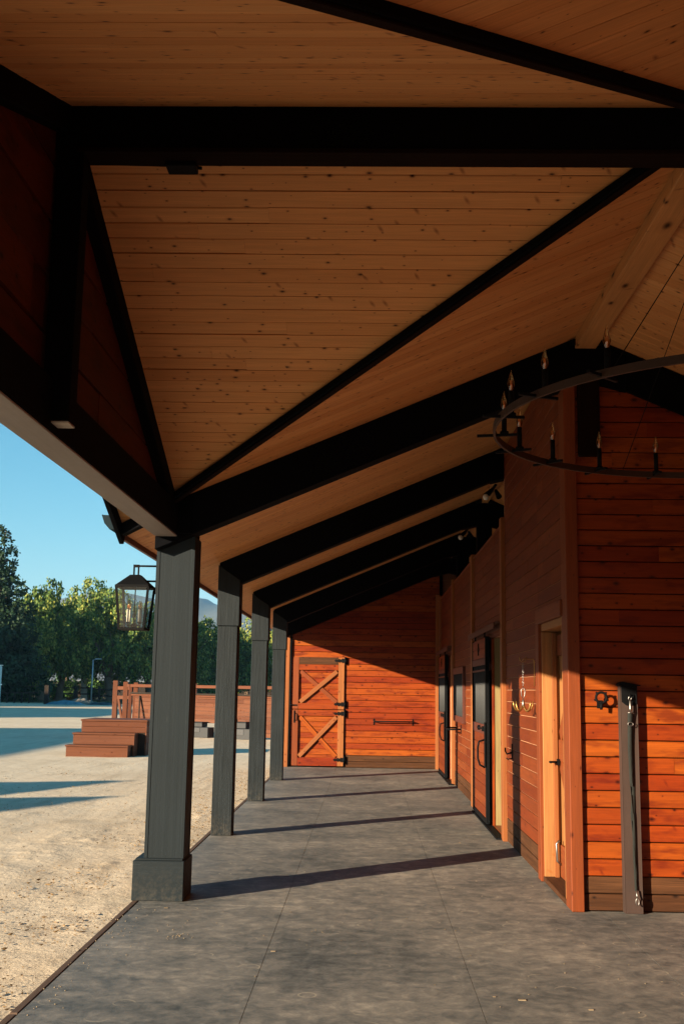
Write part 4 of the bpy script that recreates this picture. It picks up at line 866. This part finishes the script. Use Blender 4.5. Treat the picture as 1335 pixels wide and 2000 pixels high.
# low limbs lit beneath: shrubs
SG = 'shrubs under the pepper trees'
for i, (px, Y, h, w, lab) in enumerate(((32, 108, 2.6, 4.5, 'bright green shrub behind the hitching rail'), (58, 110, 2.0, 3.4, 'low shrub between the hitching rail and the dark fence post'), (100, 117, 2.4, 3.2, 'low green shrub beside the dark fence post'), (148, 122, 2.6, 4.0, 'bushy shrub between the gnarled trunk and the pale trunk'), (213, 126, 3.4, 4.5, 'yellow green shrub right of the lamp post'), (405, 134, 2.4, 5.0, 'shrub seen over the pen between the first two posts'))):
    T = thing('shrub', lab, 'shrub', (rx(px, Y), Y, -.03), SG); r = random.Random(i)
    lob = [(r.uniform(-.3, .3) * w, r.uniform(-.2, .2) * w, h * r.uniform(.3, .7), w * .26, .8) for _ in range(6)]
    link(bpy.data.objects.new('foliage', leaf_cloud(200 + i, lob, 2200, .3, .15, .2, 'foliage', SHRUBL)), Matrix.Translation((rx(px, Y), Y, -.03)), T)
    st = MB(); [st.tube([(0, 0, -.1), (l[0] * .6, l[1] * .6, l[2])], [.05, .02], 5) for l in lob]; link(bpy.data.objects.new('stems', st.mesh('stems', BARK)), Matrix.Translation((rx(px, Y), Y, -.03)), T)
def conifer(name, label, loc, seed, H, w, n=12000, group=None):
    T = thing(name, label, 'tree', loc, group); r = random.Random(seed)
    b = MB().tube([(0, 0, -.4), (0, 0, H * .4), (.15, 0, H * .97)], [H * .022, H * .014, .03], 9)
    lobes = []
    for k in range(34):
        t = k / 33; z = H * (.10 + .88 * t); rad = w * .5 * (1 - t) ** .75 + .35; a = k * 2.4 + r.uniform(-.5, .5)
        e = Vector((math.cos(a) * rad * .85, math.sin(a) * rad * .85, z - rad * .05)); b.tube([(0, 0, z - .2), e], [.10 * (1 - t) + .02, .02], 5)
        lobes.append((e.x * .72, e.y * .72, e.z, max(.5, rad * .5), .8)); lobes.append((e.x * .25, e.y * .25, e.z, max(.4, rad * .45), .8))
    link(bpy.data.objects.new('trunk', b.mesh('trunk', BARK)), Matrix.Translation(loc), T)
    link(bpy.data.objects.new('crown', leaf_cloud(seed, lobes, n, .34, .25, .1, 'crown', PINEL)), Matrix.Translation(loc), T)
conifer('conifer', 'tall dark conifer at the left edge of the yard', (rx(3, 104), 104, -.03), 5, 17.0, 9.5, n=26000)
# --- row of tall trees and barns outside the picture on the left: they throw the long shadows over the yard
OG = 'tall shade trees to the left of the yard'
for i, (x, y, h) in enumerate(((-54, 62, 13.5), (-58, 71, 14), (-61, 80, 14), (-65, 89, 14.5), (-68, 98, 14.5), (-73, 107, 14.5), (-50, 88, 12))):
    make_tree('shade_tree', 'tall shade tree outside the picture, number %s from the front of its row' % ('one', 'two', 'three', 'four', 'five', 'six', 'seven')[i], (x, y, -.03), 90 + i, h, 12, PEPPER, BARK, n=6500, size=.85, group=OG, cb=.1)
def barn(label, x0, x1, y0, y1, ze, zr):
    T = thing('barn', label, 'building', ((x0 + x1) / 2, (y0 + y1) / 2, 0), 'barns to the left of the yard')
    xm = (x0 + x1) / 2
    MB().prism([(x0, -.1), (x1, -.1), (x1, ze), (xm, zr), (x0, ze)], 'y', y0, y1).build('wall', BARNW, T)
    for s in (-1, 1):
        xe = x0 - .3 if s < 0 else x1 + .3; sl = (zr - ze) / (x1 - xm); zE = ze - sl * .3
        MB().prism([(xm, zr + .02), (xe, zE + .02), (xe, zE + .17), (xm, zr + .17)], 'y', y0 - .4, y1 + .4).build('roof', SHINGLE, T)
    MB().box(x1 + .0, x1 + .05, (y0 + y1) / 2 - 1.5, (y0 + y1) / 2 + 1.5, 0, 3).build('door', DKWOOD, T)
barn('red barn outside the picture beyond the left edge', -40, -27.9, -6, 20.8, 5.95, 7.2)
barn('long barn outside the picture far to the left', -48, -34, 39.2, 58, 6.0, 6.8)
def canopy(x, y, h, lab):  # unseen shelter, its pyramid shape made up to cast a pointed yard shadow
    T = thing('shadow_canopy', lab, 'canopy', (x, y, 0), 'added shadow canopies left of the yard'); w = 1.35
    for i in (-1, 1):
        for j in (-1, 1): MB().box(x + i * w - .05, x + i * w + .05, y + j * w - .05, y + j * w + .05, -.05, h - 1.15).build('post', DKWOOD, T)
    MB().frustum((x, y, h - 1.2), w + .2, w + .2, (x, y, h), .03, .03).build('roof', SHINGLE, T)
for tx, ty, lab in ((-4.2, 19.2, 'unseen pyramid canopy added to cast a shadow, farther from the stable'), (-3.8, 16.5, 'unseen pyramid canopy added to cast a shadow, nearer the stable')):
    s = 3.5 / math.tan(SUN_EL); canopy(tx - SH.x * s, ty - SH.y * s, 3.5, lab)
# --- small far things
def lamp_post():
    x, y = rx(190, 108), 108; T = thing('lamp_post', 'thin grey yard lamp post with a short arm', 'lamp post', (x, y, -.03))
    MB().tube([(x, y, -.1), (x, y, 4.1)], [.09, .06], 8).build('pole', GALV, T); MB().tube([(x, y, 4.08), (x + .55, y - .1, 4.2)], .04, 6).build('arm', GALV, T); MB().box(x + .25, x + .85, y - .2, y, 4.15, 4.24).build('lamp_head', GALV, T, .02)
    MB().box(x - .14, x + .14, y - .14, y + .14, -.05, .1).build('base', GALV, T)
lamp_post()
def rail_fence():
    T = thing('rail_fence', 'dark post and rail fence in front of the pepper trees', 'fence', (rx(160, 106), 106, 0))
    for px, Y, h, w in ((105, 92, 1.55, .35), (160, 108, 1.5, .28), (205, 108, 1.45, .2), (232, 110, 1.4, .2)):
        MB().box(rx(px, Y) - w / 2, rx(px, Y) + w / 2, Y - w / 2, Y + w / 2, -.1, h).build('post', DKWOOD, T)
    for z in (.55, 1.2):
        MB().bar((rx(192, 108), 108, z), (rx(240, 110), 110, z), .06, .16).build('rail', DKWOOD, T)
        MB().bar((rx(62, 118), 118, z + .1), (rx(196, 119), 119, z + .1), .06, .13).build('rail', DKWOOD, T)
rail_fence()
def hitch():
    Y = 96; T = thing('hitching_rail', 'low dark hitching rail on thin legs at the left of the yard', 'rail', (rx(55, Y), Y, 0))
    MB().bar((rx(18, Y), Y, .86), (rx(88, Y), Y, .86), .22, .12).build('rail', DKWOOD, T)
    for px in (30, 44, 58, 72): MB().box(rx(px, Y) - .05, rx(px, Y) + .05, Y - .05, Y + .05, -.1, .82).build('leg', DKWOOD, T)
hitch()
def tank():
    Y = 84; x = rx(-6, Y); T = thing('water_tank', 'pale translucent tank at the left edge of the yard', 'tank', (x, Y, -.03))
    MB().box(x - .75, x + .72, Y - .7, Y + .7, -.03, 3.0).build('body', TANK, T, .08); MB().box(x - .8, x + .76, Y - .75, Y + .75, 1.5, 1.6).build('band', WHITE, T, .02); MB().box(x - .8, x + .76, Y - .75, Y + .75, 3.0, 3.06).build('lid', WHITE, T, .02)
tank()
def heap(name, label, cat, x, y, w, d, h, mat, seed):
    b = MB(); n = 26; vs = []; 
    for j in range(n):
        for i in range(n):
            u, v = i / (n - 1) * 2 - 1, j / (n - 1) * 2 - 1; e = max(0, 1 - (abs(u) ** 2.2 + abs(v) ** 2.2))
            z = h * e * (.6 + .9 * abs(noise.noise(Vector((u * 2.4 + seed, v * 2.4, seed))))) - .05
            vs.append((x + u * w / 2, y + v * d / 2, z))
    b.add(vs, [(j * n + i, j * n + i + 1, (j + 1) * n + i + 1, (j + 1) * n + i) for j in range(n - 1) for i in range(n - 1)], False)
    o = b.build(name, mat); tag(o, label, cat)
heap('tarpaulin', 'crumpled teal tarpaulin lying on the ground by the far fence', 'tarp', rx(142, 92), 92, 3.4, 2.5, .42, TARP, 1)
heap('gravel_pile', 'low grey gravel pile beside the crumpled tarpaulin', 'gravel', rx(172, 94), 94, 2.6, 2.4, .55, paint('gravel', (.20, .18, .15), rough=.9, scale=(9, 9, 9), bump=1.0, dist=.05), 2)
heap('tarpaulin', 'dark folded tarpaulin right of the gravel pile', 'tarp', rx(208, 93), 93, 2.6, 1.8, .3, paint('dark_tarp', (.02, .04, .05), rough=.5, scale=(4, 4, 4), bump=.5), 3)
def shed():
    Y = 158; T = thing('long_shed', 'long low shed with a white metal roof behind the trees', 'building', (rx(150, Y), Y, 0))
    MB().box(rx(-10, Y), rx(560, Y), Y, Y + 10, 0, 2.2).build('wall', DKWOOD, T); MB().prism([(Y - .6, 2.15), (Y + 5, 4.0), (Y + 10.6, 2.15), (Y + 10.6, 2.3), (Y + 5, 4.2), (Y - .6, 2.3)], 'x', rx(-10, Y) - .5, rx(560, Y) + .5).build('roof', WROOF, T)
shed()
# grass and scrub far off, straw on the sand, crumbs on the paving
def litter():
    r = random.Random(3); b = MB()
    for k in range(14000):
        if r.random() < .62: x = -1.76 - abs(r.gauss(0, .55)); y = r.uniform(4.6, 22)
        else: x = r.uniform(-6.5, -1.8); y = r.uniform(5, 24)
        if noise.noise(Vector((x * 1.3, y * .9, 2))) < r.uniform(-.35, .45): continue
        s = r.uniform(.002, .0065) * (1.9 if r.random() < .06 else 1); a = r.uniform(0, 6.3); l = s * r.uniform(1, 3.2); z = -.030 + r.uniform(0, .024)
        dx, dy = math.cos(a) * l, math.sin(a) * l; nx_, ny_ = -math.sin(a) * s * .5, math.cos(a) * s * .5
        b.add([(x - dx, y - dy, z), (x + nx_, y + ny_, z + s * .5), (x + dx, y + dy, z + .002), (x - nx_, y - ny_, z + s * .35), (x, y, z - s)], [(0, 1, 3), (1, 2, 3), (0, 3, 4), (3, 2, 4), (0, 4, 1), (1, 4, 2)])
    o = b.build('straw_litter', paint('straw', (.20, .135, .07), rough=.95, var=.7, scale=(7, 7, 7), bump=.2)); tag(o, 'straw and dung crumbs scattered over the sand by the aisle edge', 'straw', kind='stuff')
    b = MB()
    spots = [(-1.62, y_, .06, 8) for y_ in (5.2, 5.7, 6.1, 6.6, 7.0, 7.4, 7.8, 8.2, 9.4, 10.2, 11, 11.8, 13, 14.2)] + [(-1.18, 7.35, .05, 26), (-1.5, 7.6, .3, 40), (-.4, 8.0, .5, 22), (.9, 7.2, .9, 40), (1.9, 7.2, .5, 30), (1.4, 12.6, .2, 26), (.5, 11, 1.2, 40), (1.2, 15, .8, 24), (.4, 22.5, .9, 40)]
    for (x0, y0, sp, n) in spots:
        for _ in range(n):
            x = x0 + r.gauss(0, sp); y = y0 + r.gauss(0, sp); s = r.uniform(.0015, .005)
            if not (-1.65 < x < 1.5 or (x < 2.4 and y < 8.3)): continue
            b.lathe((x, y, .001), [(.0005, s), (s * .8, s * .6), (s, 0)], 5)
    for (x, y, s) in ((.84, 6.05, .02), (.7, 6.1, .008), (1.17, 5.9, .012), (-.55, 7.0, .014), (1.02, 12.0, .012), (-1.44, 8.25, .014)):
        b.box(x - s, x + s, y - s * .5, y + s * .5, .0005, .004)
    o = b.build('paving_crumbs', paint('pale_crumbs', (.24, .185, .12), rough=.9, var=.5, scale=(7, 7, 7), bump=.1)); tag(o, 'pale sand crumbs and chips strewn on the dark paving', 'crumbs', kind='stuff')
litter()
def hills():
    vs = []; fs = []; nx, ny = 210, 16
    for j in range(ny):
        for i in range(nx):
            x = -2600 + i * 19; y = 2500 + j * 60; t = j / (ny - 1)
            u = x / 900
            pk = 250 + 24 * math.exp(-((x + 505) / 30) ** 2) + 34 * math.exp(-((x + 760) / 150) ** 2) - 60 * max(0, (x + 480) / 700) + 9 * noise.noise(Vector((u * 7, 3.3, 0)))
            z = pk * math.sin(math.pi * .5 * min(1, t * 1.12)) ** 1.2 * (1 + .16 * noise.noise(Vector((x / 160, y / 160, 1))) * (1 - t * .95)) + 3 * noise.noise(Vector((x / 60, y / 60, 7)))
            vs.append((x, y, z - 4))
    fs = [(j * nx + i, j * nx + i + 1, (j + 1) * nx + i + 1, (j + 1) * nx + i) for j in range(ny - 1) for i in range(nx - 1)]
    s = NT('dry_hills'); tc = s.n('TexCoord'); a = s.noise(tc.outputs['Object'], .006, 5, .6); s.setb(Base_Color=s.ramp(a, [(.4, (.060, .068, .040)), (.6, (.12, .115, .07))]), Roughness=.95)
    b = MB(); b.add(vs, fs, True); o = b.build('hills', s.m); tag(o, 'hazy blue hills beyond the trees', 'hills', kind='structure')
hills()
def haze():
    m = bpy.data.materials.new('haze'); m.use_nodes = True; t = m.node_tree; t.nodes.remove(t.nodes['Principled BSDF'])
    v = t.nodes.new('ShaderNodeVolumePrincipled'); v.inputs['Color'].default_value = (.30, .60, 1.0, 1); v.inputs['Density'].default_value = HAZE; v.inputs['Anisotropy'].default_value = 0.0
    t.links.new(v.outputs[0], t.nodes['Material Output'].inputs['Volume'])
    o = MB().box(-6100, 6100, -6100, 9100, -2, 420).build('haze', m); tag(o, 'thin blue haze in the air', 'haze', kind='stuff')
HAZE = 1.2e-4
if HAZE: haze()
